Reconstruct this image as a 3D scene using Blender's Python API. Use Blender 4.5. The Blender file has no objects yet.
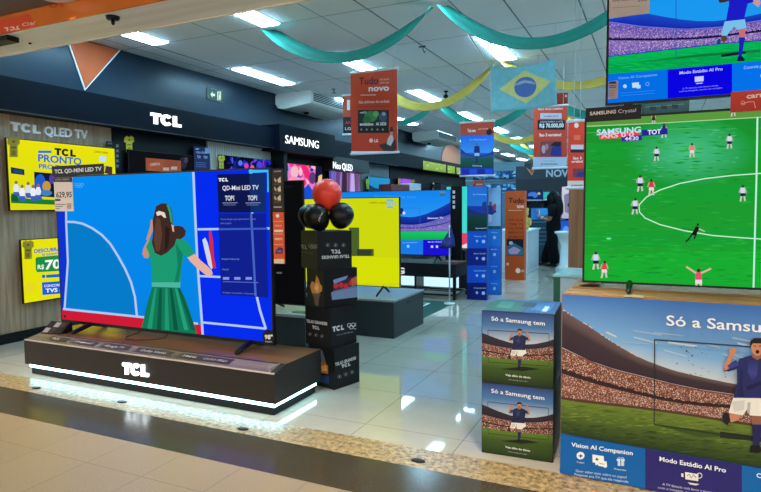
import bpy, math, random
from mathutils import Vector, Matrix
from mathutils.geometry import tessellate_polygon
random.seed(7)
S = bpy.context.scene
COL = S.collection
PI = math.pi

# ------------------------------------------------------------------ camera
CAM_H = 1.33
FOC = 585.304
AX = Vector((0.9051893955393527, 0.4249071950538255, -0.00927544039879256))
AY = Vector((0.021345457566925075, -0.06724764319190554, -0.9975079578260981))   # image down
AZ = Vector((-0.42447205991014286, 0.902735636870853, -0.06994169199422963))     # forward
cam = bpy.data.cameras.new('camera')
cam.sensor_width = 36.0
cam.lens = FOC * 36.0 / 761.0
cam.clip_start = 0.05
co = bpy.data.objects.new('camera', cam)
COL.objects.link(co)
up, back = -AY, -AZ
co.matrix_world = Matrix(((AX.x, up.x, back.x, 0), (AX.y, up.y, back.y, 0), (AX.z, up.z, back.z, CAM_H), (0, 0, 0, 1)))
S.camera = co

# ------------------------------------------------------------------ world, exposure
S.view_settings.view_transform = 'Standard'
S.view_settings.look = 'None'
S.view_settings.gamma = 1.0
S.view_settings.exposure = 0.3
S.view_settings.use_curve_mapping = False
S.cycles.use_denoising = True
S.cycles.max_bounces = 7
S.cycles.sample_clamp_indirect = 4.0
W = bpy.data.worlds.new('mall_daylight')
S.world = W
W.use_nodes = True
bg = W.node_tree.nodes['Background']
bg.inputs[0].default_value = (1.0, 0.95, 0.88, 1)
bg.inputs[1].default_value = 1.35
FIX_E = 38.0       # store fluorescent diffusers
MALL_W = 8.0      # each mall downlight, watts
MALL_E = 9.0


def area_lamp(name, loc, size, watts, col, rot=(0, 0, 0), spread=125):
    l = bpy.data.lights.new(name, 'AREA')
    l.shape = 'DISK'
    l.size = size
    l.energy = watts
    l.color = col
    l.spread = math.radians(spread)
    o = bpy.data.objects.new(name, l)
    o.location = loc
    o.rotation_euler = rot
    COL.objects.link(o)
    return o


DOWNLIGHTS = [(x, y) for x in (-4.7, -3.28, -1.86, -0.44, 0.98, 2.4) for y in (2.44, 0.9) if (x, y) != (-0.44, 0.9)]
for x, y in DOWNLIGHTS:
    area_lamp('mall_downlight_lamp', (x, y, 2.575), 0.14, MALL_W, (1.0, 0.88, 0.72), spread=60 if y > 2 else 130)


# ------------------------------------------------------------------ measuring helpers (photo survey -> metres)
def ray(px, py):
    return AX * ((px - 380.5) / FOC) + AY * ((py - 246.0) / FOC) + AZ


def atY(px, py, Y):
    r = ray(px, py)
    return r * (Y / r.y) + Vector((0, 0, CAM_H))


def atX(px, py, X):
    r = ray(px, py)
    return r * (X / r.x) + Vector((0, 0, CAM_H))


def atZ(px, py, z=0.0):
    r = ray(px, py)
    return r * ((z - CAM_H) / r.z) + Vector((0, 0, CAM_H))


# ------------------------------------------------------------------ materials
def lin(c):
    out = []
    for v in c[:3]:
        v = max(0.0, min(255.0, v)) / 255.0
        out.append(v / 12.92 if v <= 0.04045 else ((v + 0.055) / 1.055) ** 2.4)
    return out


MATS = {}


def mat(name, rgb, rough=0.5, metal=0.0, noise=0.06, scale=30.0, spec=0.5, bump=0.0, coat=0.0):
    if name in MATS:
        return MATS[name]
    m = bpy.data.materials.new(name)
    m.use_nodes = True
    nt = m.node_tree
    b = nt.nodes['Principled BSDF']
    r, g, bl = lin(rgb)
    b.inputs['Roughness'].default_value = rough
    b.inputs['Metallic'].default_value = metal
    b.inputs['Specular IOR Level'].default_value = spec
    b.inputs['Coat Weight'].default_value = coat
    tc = nt.nodes.new('ShaderNodeTexCoord')
    nz = nt.nodes.new('ShaderNodeTexNoise')
    nz.inputs['Scale'].default_value = scale
    nz.inputs['Detail'].default_value = 3
    nt.links.new(tc.outputs['Object'], nz.inputs['Vector'])
    rp = nt.nodes.new('ShaderNodeValToRGB')
    rp.color_ramp.elements[0].color = (r * (1 - noise), g * (1 - noise), bl * (1 - noise), 1)
    rp.color_ramp.elements[1].color = (min(1, r * (1 + noise)), min(1, g * (1 + noise)), min(1, bl * (1 + noise)), 1)
    rp.color_ramp.elements[0].position = 0.3
    rp.color_ramp.elements[1].position = 0.7
    nt.links.new(nz.outputs['Fac'], rp.inputs['Fac'])
    nt.links.new(rp.outputs['Color'], b.inputs['Base Color'])
    if bump:
        bp = nt.nodes.new('ShaderNodeBump')
        bp.inputs['Strength'].default_value = bump
        nt.links.new(nz.outputs['Fac'], bp.inputs['Height'])
        nt.links.new(bp.outputs['Normal'], b.inputs['Normal'])
    MATS[name] = m
    return m


def glow(name, rgb, strength):
    if name in MATS:
        return MATS[name]
    m = bpy.data.materials.new(name)
    m.use_nodes = True
    nt = m.node_tree
    nt.nodes.remove(nt.nodes['Principled BSDF'])
    e = nt.nodes.new('ShaderNodeEmission')
    e.inputs[0].default_value = (*lin(rgb), 1)
    e.inputs[1].default_value = strength
    nt.links.new(e.outputs[0], nt.nodes['Material Output'].inputs[0])
    MATS[name] = m
    return m


def picture_mat(name, emit=0.0, rough=0.35, spec=0.4):
    """printed (emit 0) or displayed picture: colours come from the picture's own colour attribute"""
    m = bpy.data.materials.new(name)
    m.use_nodes = True
    nt = m.node_tree
    b = nt.nodes['Principled BSDF']
    a = nt.nodes.new('ShaderNodeAttribute')
    a.attribute_name = 'Col'
    b.inputs['Roughness'].default_value = rough
    b.inputs['Specular IOR Level'].default_value = spec
    if emit:
        b.inputs['Base Color'].default_value = (0.002, 0.002, 0.002, 1)
        nt.links.new(a.outputs['Color'], b.inputs['Emission Color'])
        b.inputs['Emission Strength'].default_value = emit
    else:
        nt.links.new(a.outputs['Color'], b.inputs['Base Color'])
    return m


SCREEN = picture_mat('lit_screen', 0.82, 0.3, 0.0)
LEDSIGN = picture_mat('lit_sign_face', 0.82, 0.4, 0.2)
PRINT = picture_mat('printed_card', 0.0, 0.4, 0.2)
FABRIC_PRINT = picture_mat('printed_fabric', 0.0, 0.8, 0.1)


def tile_mat(name, c1, c2, grout, tile, off, gw, rough, speck, speck_scale, tint=0.04, spec=0.5, row=None):
    m = bpy.data.materials.new(name)
    m.use_nodes = True
    nt = m.node_tree
    N, L = nt.nodes, nt.links
    b = N['Principled BSDF']
    b.inputs['Roughness'].default_value = rough
    b.inputs['Specular IOR Level'].default_value = spec
    tc = N.new('ShaderNodeTexCoord')
    mp = N.new('ShaderNodeMapping')
    mp.inputs['Location'].default_value = (-off[0], -off[1], 0)
    L.new(tc.outputs['Object'], mp.inputs['Vector'])
    nz = N.new('ShaderNodeTexNoise')
    nz.inputs['Scale'].default_value = speck_scale
    nz.inputs['Detail'].default_value = 5
    nz.inputs['Roughness'].default_value = 0.7
    L.new(tc.outputs['Object'], nz.inputs['Vector'])
    rp = N.new('ShaderNodeValToRGB')
    rp.color_ramp.elements[0].position = 0.5 - speck
    rp.color_ramp.elements[1].position = 0.5 + speck
    rp.color_ramp.elements[0].color = (*lin(c1), 1)
    rp.color_ramp.elements[1].color = (*lin(c2), 1)
    L.new(nz.outputs['Fac'], rp.inputs['Fac'])
    out = rp.outputs['Color']
    if tile:
        br = N.new('ShaderNodeTexBrick')
        br.offset = 0.0
        br.inputs['Scale'].default_value = 1.0
        br.inputs['Brick Width'].default_value = tile
        br.inputs['Row Height'].default_value = row or tile
        br.inputs['Mortar Size'].default_value = gw
        br.inputs['Mortar Smooth'].default_value = 0.1
        br.inputs['Bias'].default_value = 0
        br.inputs['Color1'].default_value = (1, 1, 1, 1)
        br.inputs['Color2'].default_value = (1 - tint, 1 - tint, 1 - tint, 1)
        br.inputs['Mortar'].default_value = (*[a / max(b2, 1e-3) for a, b2 in zip(lin(grout), lin(c2))], 1)
        L.new(mp.outputs['Vector'], br.inputs['Vector'])
        mx = N.new('ShaderNodeMixRGB')
        mx.blend_type = 'MULTIPLY'
        mx.inputs[0].default_value = 1
        L.new(out, mx.inputs[1])
        L.new(br.outputs['Color'], mx.inputs[2])
        out = mx.outputs[0]
    L.new(out, b.inputs['Base Color'])
    return m


def wood_mat(name, c1, c2, axis='Z', freq=14.0, rough=0.45):
    if name in MATS:
        return MATS[name]
    m = bpy.data.materials.new(name)
    m.use_nodes = True
    nt = m.node_tree
    N, L = nt.nodes, nt.links
    b = N['Principled BSDF']
    b.inputs['Roughness'].default_value = rough
    tc = N.new('ShaderNodeTexCoord')
    mp = N.new('ShaderNodeMapping')
    sc = [freq, freq, freq]
    sc['XYZ'.index(axis)] = freq * 0.06
    mp.inputs['Scale'].default_value = sc
    nz = N.new('ShaderNodeTexNoise')
    nz.inputs['Scale'].default_value = 1.6
    nz.inputs['Detail'].default_value = 6
    nz.inputs['Distortion'].default_value = 0.4
    rp = N.new('ShaderNodeValToRGB')
    rp.color_ramp.elements[0].position = 0.34
    rp.color_ramp.elements[1].position = 0.66
    rp.color_ramp.elements[0].color = (*lin(c1), 1)
    rp.color_ramp.elements[1].color = (*lin(c2), 1)
    L.new(tc.outputs['Object'], mp.inputs['Vector'])
    L.new(mp.outputs['Vector'], nz.inputs['Vector'])
    L.new(nz.outputs['Fac'], rp.inputs['Fac'])
    L.new(rp.outputs['Color'], b.inputs['Base Color'])
    MATS[name] = m
    return m


BLACK = mat('black_plastic', (13, 14, 16), 0.38, spec=0.25)
BEZEL = mat('dark_bezel', (16, 17, 21), 0.35, spec=0.25)
SATIN = mat('satin_black', (16, 17, 20), 0.5, spec=0.25)
WHITE = mat('white_paint', (232, 236, 238), 0.5)
STEEL = mat('brushed_steel', (150, 155, 160), 0.35, 0.8)
CARD = mat('brown_cardboard', (142, 106, 66), 0.8, noise=0.1, scale=18)
STRING = mat('clear_string', (200, 205, 205), 0.5)
CABLE = mat('black_cable', (14, 14, 15), 0.5)


# ------------------------------------------------------------------ objects
def link(name, me, parent=None, loc=None, rotz=0.0):
    o = bpy.data.objects.new(name, me)
    COL.objects.link(o)
    if parent:
        o.parent = parent
    if loc is not None:
        o.location = loc
    if rotz:
        o.rotation_euler = (0, 0, rotz)
    return o


def tag(o, label, cat, group=None, kind=None):
    o['label'] = label
    o['category'] = cat
    if group:
        o['group'] = group
    if kind:
        o['kind'] = kind
    return o


def thing(name, label, cat, loc, rotz=0.0, group=None):
    o = link(name, None, None, loc, rotz)
    o.empty_display_size = 0.1
    return tag(o, label, cat, group)


def copy_tree(o, parent=None):
    c = o.copy()
    COL.objects.link(c)
    c.parent = parent
    for ch in list(o.children):
        copy_tree(ch, c)
    return c


class MB:
    def __init__(self):
        self.v, self.f, self.sm = [], [], []

    def add(self, vs, fs, smooth=False):
        n = len(self.v)
        self.v += [tuple(p) for p in vs]
        self.f += [tuple(n + i for i in f) for f in fs]
        self.sm += [smooth] * len(fs)
        return self

    def box(self, x0, x1, y0, y1, z0, z1):
        vs = [(x0, y0, z0), (x1, y0, z0), (x1, y1, z0), (x0, y1, z0), (x0, y0, z1), (x1, y0, z1), (x1, y1, z1), (x0, y1, z1)]
        return self.add(vs, [(0, 3, 2, 1), (4, 5, 6, 7), (0, 1, 5, 4), (1, 2, 6, 5), (2, 3, 7, 6), (3, 0, 4, 7)])

    def prism(self, pts, d0, d1, axis='y'):
        """closed polygon pts swept along an axis; axis y: pts are (x,z), x: (y,z), z: (x,y)"""
        def P(a, b, d):
            return {'y': (a, d, b), 'x': (d, a, b), 'z': (a, b, d)}[axis]
        n = len(pts)
        vs = [P(a, b, d0) for a, b in pts] + [P(a, b, d1) for a, b in pts]
        fs = [(i, (i + 1) % n, n + (i + 1) % n, n + i) for i in range(n)]
        tri = tessellate_polygon([[Vector((a, b, 0)) for a, b in pts]])
        fs += [tuple(t) for t in tri] + [tuple(n + i for i in reversed(t)) for t in tri]
        return self.add(vs, fs)

    def tube(self, pts, r, n=8, smooth=True):
        pts = [Vector(p) for p in pts]
        rs = r if isinstance(r, (list, tuple)) else [r] * len(pts)
        vs, fs = [], []
        for i, p in enumerate(pts):
            t = (pts[min(i + 1, len(pts) - 1)] - pts[max(i - 1, 0)]).normalized()
            a = t.orthogonal().normalized() if abs(t.z) > 0.9 else t.cross(Vector((0, 0, 1))).normalized()
            b = t.cross(a).normalized()
            for k in range(n):
                an = 2 * PI * k / n
                vs.append(p + (a * math.cos(an) + b * math.sin(an)) * rs[i])
        for i in range(len(pts) - 1):
            for k in range(n):
                fs.append((i * n + k, i * n + (k + 1) % n, (i + 1) * n + (k + 1) % n, (i + 1) * n + k))
        m = len(pts) - 1
        fs += [tuple(reversed(range(n))), tuple(m * n + k for k in range(n))]
        return self.add(vs, fs, smooth)

    def lathe(self, prof, c=(0, 0, 0), n=24, smooth=True):
        vs, fs = [], []
        for r, z in prof:
            for k in range(n):
                an = 2 * PI * k / n
                vs.append((c[0] + r * math.cos(an), c[1] + r * math.sin(an), c[2] + z))
        for i in range(len(prof) - 1):
            for k in range(n):
                fs.append((i * n + k, i * n + (k + 1) % n, (i + 1) * n + (k + 1) % n, (i + 1) * n + k))
        fs += [tuple(reversed(range(n))), tuple((len(prof) - 1) * n + k for k in range(n))]
        return self.add(vs, fs, smooth)

    def ball(self, c, rx, ry=None, rz=None, n=16, m=10):
        ry = ry or rx
        rz = rz or rx
        vs, fs = [], []
        for i in range(1, m):
            th = PI * i / m
            for k in range(n):
                an = 2 * PI * k / n
                vs.append((c[0] + rx * math.sin(th) * math.cos(an), c[1] + ry * math.sin(th) * math.sin(an), c[2] + rz * math.cos(th)))
        vs += [(c[0], c[1], c[2] + rz), (c[0], c[1], c[2] - rz)]
        t, bt = len(vs) - 2, len(vs) - 1
        for i in range(m - 2):
            for k in range(n):
                fs.append((i * n + k, (i + 1) * n + k, (i + 1) * n + (k + 1) % n, i * n + (k + 1) % n))
        for k in range(n):
            fs.append((t, k, (k + 1) % n))
            fs.append((bt, (m - 2) * n + (k + 1) % n, (m - 2) * n + k))
        return self.add(vs, fs, True)

    def build(self, name, m, parent=None, bevel=0.0, loc=None, rotz=0.0):
        me = bpy.data.meshes.new(name)
        me.from_pydata(self.v, [], self.f)
        me.polygons.foreach_set('use_smooth', self.sm)
        me.materials.append(m)
        me.update()
        o = link(name, me, parent, loc, rotz)
        if bevel:
            bv = o.modifiers.new('bevel', 'BEVEL')
            bv.width = bevel
            bv.segments = 2
            bv.limit_method = 'ANGLE'
        return o


def struct(name, mb, m, label=None, bevel=0.0):
    o = mb.build(name, m, None, bevel)
    o['kind'] = 'structure'
    if label:
        tag(o, label[0], label[1])
    return o


# ------------------------------------------------------------------ lettering
GLYPHS = {}


def glyphs(s, bold):
    """triangles of a line of lettering: width runs 0..1, the baseline is 0 and the cap height 1"""
    key = (s, bold)
    if key in GLYPHS:
        return GLYPHS[key]
    cap = 0.73
    cu = bpy.data.curves.new('lettering', 'FONT')
    cu.body = s
    cu.resolution_u = 3
    cu.offset = bold
    ob = bpy.data.objects.new('lettering', cu)
    me = ob.to_mesh()
    vs = [(v.co.x, v.co.y) for v in me.vertices]
    fs = [tuple(p.vertices) for p in me.polygons]
    ob.to_mesh_clear()
    bpy.data.objects.remove(ob)
    bpy.data.curves.remove(cu)
    if vs:
        x0, x1 = min(v[0] for v in vs), max(v[0] for v in vs)
        vs = [((x - x0) / (x1 - x0), y / cap) for x, y in vs]
    GLYPHS[key] = (vs, fs)
    return GLYPHS[key]


def tcl_shapes():
    """the three heavy letters T C L as polygons, width 0..1, height 0..1"""
    T = [(0, 1), (0, .72), (.1, .72), (.1, 0), (.215, 0), (.215, .72), (.315, .72), (.315, 1)]
    cx, cy, R, r = .51, .5, (.185, .53), (.075, .25)
    a0, a1 = math.radians(38), math.radians(322)
    o = [(cx + R[0] * math.cos(a0 + (a1 - a0) * i / 24), cy + R[1] * math.sin(a0 + (a1 - a0) * i / 24)) for i in range(25)]
    n = [(cx + r[0] * math.cos(a1 - (a1 - a0) * i / 24), cy + r[1] * math.sin(a1 - (a1 - a0) * i / 24)) for i in range(25)]
    Cc = o + n
    L = [(.73, 1), (.845, 1), (.845, .28), (1, .28), (1, 0), (.73, 0)]
    return [T, Cc, L]


# ------------------------------------------------------------------ pictures (printed or displayed) on flat faces
def lerp(a, b, t):
    return tuple(x + (y - x) * t for x, y in zip(a, b))


def curve_at(c, x):
    if x <= c[0][0]:
        return c[0][1]
    for (xa, ya), (xb, yb) in zip(c, c[1:]):
        if x <= xb:
            return ya + (yb - ya) * (x - xa) / max(1e-9, xb - xa)
    return c[-1][1]


class Pic:
    """flat picture in the local x,z plane of a thing, looking towards local -y"""

    def __init__(self, root, u0, u1, v0, v1, y=-0.0012, px=True, eps=0.00012, face='front'):
        self.loc, self.rz = Vector(root.location), root.rotation_euler.z
        self.u0, self.u1, self.v0, self.v1 = u0, u1, v0, v1
        self.y, self.px, self.eps = y, px, eps
        self.V, self.F, self.C = [], [], []
        self.layer = 0
        self.face = face

    def L(self, p):
        if not self.px:
            return p
        r = ray(*p)
        c, s = math.cos(self.rz), math.sin(self.rz)
        ex, ey = Vector((c, s, 0)), Vector((-s, c, 0))
        if self.face == 'left':          # the face looking towards local -x: u runs along local -y
            nrm, o0 = ex, self.loc + ex * self.y
        else:
            nrm, o0 = ey, self.loc + ey * self.y
        cp = Vector((0, 0, CAM_H))
        P = cp + r * ((o0 - cp).dot(nrm) / r.dot(nrm)) - self.loc
        return (P.dot(-ey) if self.face == 'left' else P.dot(ex), P.z)

    def clip(self, pts):
        for ax, lim, sg in ((0, self.u0, 1), (0, self.u1, -1), (1, self.v0, 1), (1, self.v1, -1)):
            out = []
            for i, p in enumerate(pts):
                q = pts[i - 1]
                pi_, qi = sg * (p[ax] - lim) >= 0, sg * (q[ax] - lim) >= 0
                if pi_ != qi:
                    t = (lim - q[ax]) / (p[ax] - q[ax])
                    out.append(lerp(q, p, t))
                if pi_:
                    out.append(p)
            pts = out
            if not pts:
                break
        return pts

    def raw(self, pts, cols, tri=True):
        pts = [(*p, *c) for p, c in zip(pts, cols)]
        pts = self.clip(pts)
        if len(pts) < 3:
            return
        d = self.y - self.eps * self.layer
        n = len(self.V)
        for p in pts:
            self.V.append((p[0], d, p[1]) if self.face == 'front' else (d, -p[0], p[1]))
            self.C.append(p[2:5])
        if len(pts) <= 4:
            self.F.append(tuple(range(n, n + len(pts))))
        else:
            for t in tessellate_polygon([[Vector((p[0], p[1], 0)) for p in pts]]):
                self.F.append(tuple(n + i for i in t))

    def poly(self, pts, col, up=True):
        if up:
            self.layer += 1
        c = [lin(k) for k in col] if isinstance(col, list) else [lin(col)] * len(pts)
        self.raw([self.L(p) for p in pts], c)
        return self

    def base(self, top, bot=None):
        self.layer += 1
        bot = bot or top
        ct, cb = lin(top), lin(bot)
        self.raw([(self.u0, self.v0), (self.u1, self.v0), (self.u1, self.v1), (self.u0, self.v1)], [cb, cb, ct, ct])
        return self

    def rect(self, x0, y0, x1, y1, col):
        return self.poly([(x0, y0), (x1, y0), (x1, y1), (x0, y1)], col)

    def band(self, top, bot, ct, cb=None, n=16):
        """fill between two curves given as point lists running left to right"""
        self.layer += 1
        cb = cb or ct
        x0, x1 = max(top[0][0], bot[0][0]), min(top[-1][0], bot[-1][0])
        xs = sorted(set([x0 + (x1 - x0) * i / n for i in range(n + 1)]))
        for a, b in zip(xs, xs[1:]):
            q = [(a, curve_at(bot, a)), (b, curve_at(bot, b)), (b, curve_at(top, b)), (a, curve_at(top, a))]
            self.raw([self.L(p) for p in q], [lin(cb), lin(cb), lin(ct), lin(ct)])
        return self

    def mottle(self, top, bot, n, pal, w, h):
        """short soft streaks of printed or displayed texture between two curves"""
        self.layer += 1
        x0, x1 = max(top[0][0], bot[0][0]), min(top[-1][0], bot[-1][0])
        pl = [lin(p) for p in pal]
        for _ in range(n):
            x = random.uniform(x0, x1)
            a, b = curve_at(top, x), curve_at(bot, x)
            y = a + (b - a) * random.random()
            ww, hh = w * random.uniform(.4, 1), h * random.uniform(.4, 1)
            self.raw([self.L(p) for p in ((x - ww, y), (x, y - hh), (x + ww, y), (x, y + hh))], [random.choice(pl)] * 4)
        return self

    def crowd(self, top, bot, n, pal, s=1.0):
        self.layer += 1
        x0, x1 = max(top[0][0], bot[0][0]), min(top[-1][0], bot[-1][0])
        pl = [lin(p) for p in pal]
        for _ in range(n):
            x = random.uniform(x0, x1)
            a, b = curve_at(top, x), curve_at(bot, x)
            y = a + (b - a) * random.random()
            w, h = s * random.uniform(.5, 1), s * random.uniform(.5, 1)
            c = random.choice(pl)
            self.raw([self.L(p) for p in ((x, y), (x + w, y), (x + w, y + h), (x, y + h))], [c] * 4)
        return self

    def line(self, pts, w, col):
        """stroke of width w through pts"""
        self.layer += 1
        c = lin(col)
        q = []
        for i, p in enumerate(pts):
            a, b = pts[max(0, i - 1)], pts[min(len(pts) - 1, i + 1)]
            dx, dy = b[0] - a[0], b[1] - a[1]
            d = math.hypot(dx, dy) or 1
            q.append(((p[0] - dy / d * w / 2, p[1] + dx / d * w / 2), (p[0] + dy / d * w / 2, p[1] - dx / d * w / 2)))
        for (a, b), (c2, d2) in zip(q, q[1:]):
            self.raw([self.L(p) for p in (a, c2, d2, b)], [c] * 4)
        return self

    def ell(self, cx, cy, rx, ry, col, n=16, a0=0.0, a1=2 * PI):
        return self.poly([(cx + rx * math.cos(a0 + (a1 - a0) * i / n), cy + ry * math.sin(a0 + (a1 - a0) * i / n)) for i in range(n + (a1 - a0 < 6.2))], col)

    def spot(self, cx, cy, rx, ry, col, edge, n=28):
        """soft round patch of picture colour"""
        self.layer += 1
        c, e = lin(col), lin(edge)
        p = [self.L((cx + rx * math.cos(2 * PI * i / n), cy + ry * math.sin(2 * PI * i / n))) for i in range(n)]
        o = self.L((cx, cy))
        for i in range(n):
            self.raw([o, p[i], p[(i + 1) % n]], [c, e, e])
        return self

    def ring(self, cx, cy, rx, ry, w, col, n=16):
        return self.line([(cx + rx * math.cos(2 * PI * i / n), cy + ry * math.sin(2 * PI * i / n)) for i in range(n + 1)], w, col)

    def _frame(self, p0, p1, h):
        a, b = self.L(p0), self.L(p1)
        up_ = (p0[0], p0[1] - h) if self.px else (p0[0], p0[1] + h)
        c = self.L(up_)
        return lambda x, y: (a[0] + x * (b[0] - a[0]) + y * (c[0] - a[0]), a[1] + x * (b[1] - a[1]) + y * (c[1] - a[1]))

    def text(self, s, p0, p1, h, col, bold=0.0):
        self.layer += 1
        T = self._frame(p0, p1, h)
        vs, fs = glyphs(s, bold)
        c = lin(col)
        d = self.y - self.eps * self.layer
        n = len(self.V)
        for x, y in vs:
            u, v = T(x, y)
            self.V.append((u, d, v) if self.face == 'front' else (d, -u, v))
            self.C.append(c)
        self.F += [tuple(n + i for i in f) for f in fs]
        return self

    def tcl(self, p0, p1, h, col):
        self.layer += 1
        T = self._frame(p0, p1, h)
        for sh in tcl_shapes():
            self.raw([T(*p) for p in sh], [lin(col)] * len(sh))
        return self

    def build(self, name, m, parent):
        me = bpy.data.meshes.new(name)
        me.from_pydata(self.V, [], self.F)
        at = me.attributes.new('Col', 'FLOAT_COLOR', 'POINT')
        at.data.foreach_set('color', [k for c in self.C for k in (*c, 1.0)])
        me.materials.append(m)
        me.update()
        return link(name, me, parent)


def letters(name, parent, root, s, p0, p1, h, m, depth=0.02, bold=0.02, y=0.0, tcl=False):
    """solid raised letters standing on the local front plane (pixel-surveyed baseline p0-p1)"""
    pc = Pic(root, -9, 9, -9, 9, y=y)
    T = pc._frame(p0, p1, h)
    b = MB()
    if tcl:
        for sh in tcl_shapes():
            b.prism([T(*p) for p in sh], y - depth, y, 'y')
    else:
        vs, fs = glyphs(s, bold)
        n = len(vs)
        P = [T(*v) for v in vs]
        edges = {}
        for f in fs:
            for i in range(len(f)):
                e = (f[i], f[(i + 1) % len(f)])
                edges[e] = 1
        V = [(u, y - depth, v) for u, v in P] + [(u, y, v) for u, v in P]
        F = [tuple(f) for f in fs] + [tuple(n + i for i in reversed(f)) for f in fs]
        F += [(e[0], e[0] + n, e[1] + n, e[1]) for e in edges if (e[1], e[0]) not in edges]
        b.add(V, F)
    return b.build(name, m, parent)


# ================================================================== THE SETTING
H = 3.19
XW = -5.78
FAX = -5.5
floor_m = tile_mat('polished_porcelain', (160, 154, 141), (170, 164, 152), (122, 116, 106), 0.6165, (-0.957, 3.108), 0.0026, 0.04, 0.25, 5, 0.03, 0.55)
granite_m = tile_mat('yellow_granite', (76, 60, 38), (182, 156, 112), (0, 0, 0), 0, (0, 0), 0, 0.3, 0.13, 34)
brown_m = tile_mat('brown_granite', (40, 35, 25), (70, 62, 47), (0, 0, 0), 0, (0, 0), 0, 0.17, 0.2, 160, 0, 0.35)
mall_m = tile_mat('speckled_mall_stone', (90, 75, 52), (154, 134, 104), (96, 80, 60), 0.392, (-2.277, 2.035), 0.002, 0.36, 0.13, 190, 0.05, 0.5, 0.78)
struct('floor', MB().box(-5.9, 4.2, 2.91, 30.2, -0.1, 0), floor_m, ('polished cream porcelain tile floor of the store', 'floor'))
struct('trim_1', MB().box(-9, 6, 2.68, 2.91, -0.1, 0.0005), granite_m, ('yellow speckled granite strip along the store threshold', 'threshold'))
struct('trim_2', MB().box(-9, 6, 2.325, 2.68, -0.1, 0), brown_m, ('dark brown polished stone band outside the threshold', 'floor band'))
struct('floor_mall', MB().box(-9, 6, -4, 2.325, -0.1, 0), mall_m, ('beige speckled stone tile floor of the mall passage', 'floor'))

# ceiling: square tiles with dark joints
ceil_m = tile_mat('ceiling_tile', (242, 245, 248), (248, 250, 252), (160, 166, 172), 1.272, (-4.3, 5.12), 0.007, 0.85, 0.3, 2.5, 0.04, 0.2)
struct('ceiling', MB().box(-5.9, 4.2, 2.9, 30.2, H, H + 0.1), ceil_m)
rail_m = mat('grey_ceiling_rail', (120, 126, 134), 0.6)
b = MB()
for x in (-5.3, -2.52, -1.3, -0.68):
    b.box(x - 0.006, x + 0.006, 2.9, 30.0, H - 0.006, H)
struct('trim_3', b, rail_m)
navy = mat('navy_wall_paint', (15, 36, 54), 0.34, noise=0.08, scale=3, spec=0.3)
navy_d = mat('dark_navy_fascia', (6, 13, 25), 0.5, noise=0.08, scale=3, spec=0.08)
struct('wall_left', MB().box(XW - 0.12, XW, 2.9, 30.2, 0, H), navy)
struct('wall_right', MB().box(4.1, 4.22, 2.9, 30.2, 0, H), mat('grey_wall_paint', (120, 126, 132), 0.6))
struct('wall_back', MB().box(-5.9, 4.2, 30.1, 30.22, 0, H), mat('back_wall_grey', (130, 140, 148), 0.6))
struct('trim_4', MB().box(XW, FAX, 2.95, 24.0, 2.25, 2.56), navy_d)                         # long fascia over the wall displays
struct('trim_5', MB().box(XW, FAX + 0.10, 7.78, 9.55, 2.21, 2.62), navy_d)                   # its deeper section
b = MB()
for y0, y1 in ((2.95, 8.05), (8.05, 9.7), (11.15, 12.8)):
    b.box(FAX - 0.03, FAX - 0.012, y0, y1 - 0.02, 2.243, 2.252)
struct('trim_6', b, mat('dim_edge_strip', (120, 130, 140), 0.4))
ribwood = wood_mat('grey_wood_panel', (138, 116, 92), (176, 152, 126), 'Z', 20, 0.55)
struct('trim_7', MB().box(XW, XW + 0.02, 2.95, 4.91, 0.1, 2.25), ribwood, ('grey brown wood grain wall panel behind the yellow televisions', 'wall panel'))
b = MB()
for i in range(38):
    y = 6.53 + i * 0.0395
    b.box(XW, XW + 0.03, y, y + 0.03, 0.1, 2.25)
struct('trim_8', b, mat('pale_slats', (205, 205, 198), 0.55), ('pale vertical slat wall panel behind the balloon coloured screen', 'wall panel'))
struct('trim_9', MB().box(XW, XW + 0.02, 11.17, 12.76, 0.1, 2.25), mat('grey_panel', (105, 112, 118), 0.5), ('plain grey wall panel between the dark fascias', 'wall panel'))
struct('baseboard_left', MB().box(XW, XW + 0.035, 2.95, 30.0, 0, 0.10), SATIN)
for (y0, y1) in ((4.92, 6.5), (8.06, 11.1), (12.8, 24.0)):
    struct('wall_left_panel', MB().box(XW, XW + 0.025, y0, y1, 0.1, 2.25), mat('black_recess', (9, 10, 14), 0.5, spec=0.2))
# partition between wall sections
struct('trim_10', MB().box(XW, FAX, 8.03, 8.13, 0.1, 2.25), SATIN)

# mall header over the threshold
beige = wood_mat('beige_laminate', (238, 226, 204), (250, 241, 224), 'X', 8, 0.4)
struct('trim_11', MB().box(-9, 6, 2.556, 2.90, 2.49, 3.3), beige, ('beige laminate underside of the header over the store entrance', 'header'))
b = MB().box(-9, 6, 2.895, 2.91, 2.485, 2.50)
struct('trim_12', b, mat('header_edge', (226, 214, 192), 0.4))
band = mat('orange_gloss_band', (216, 116, 48), 0.18, noise=0.15, scale=2.2)
struct('ceiling_mall', MB().box(-9, 6, 0.3, 2.556, 2.605, 2.7), mat('mall_ceiling', (96, 84, 70), 0.7))


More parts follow.
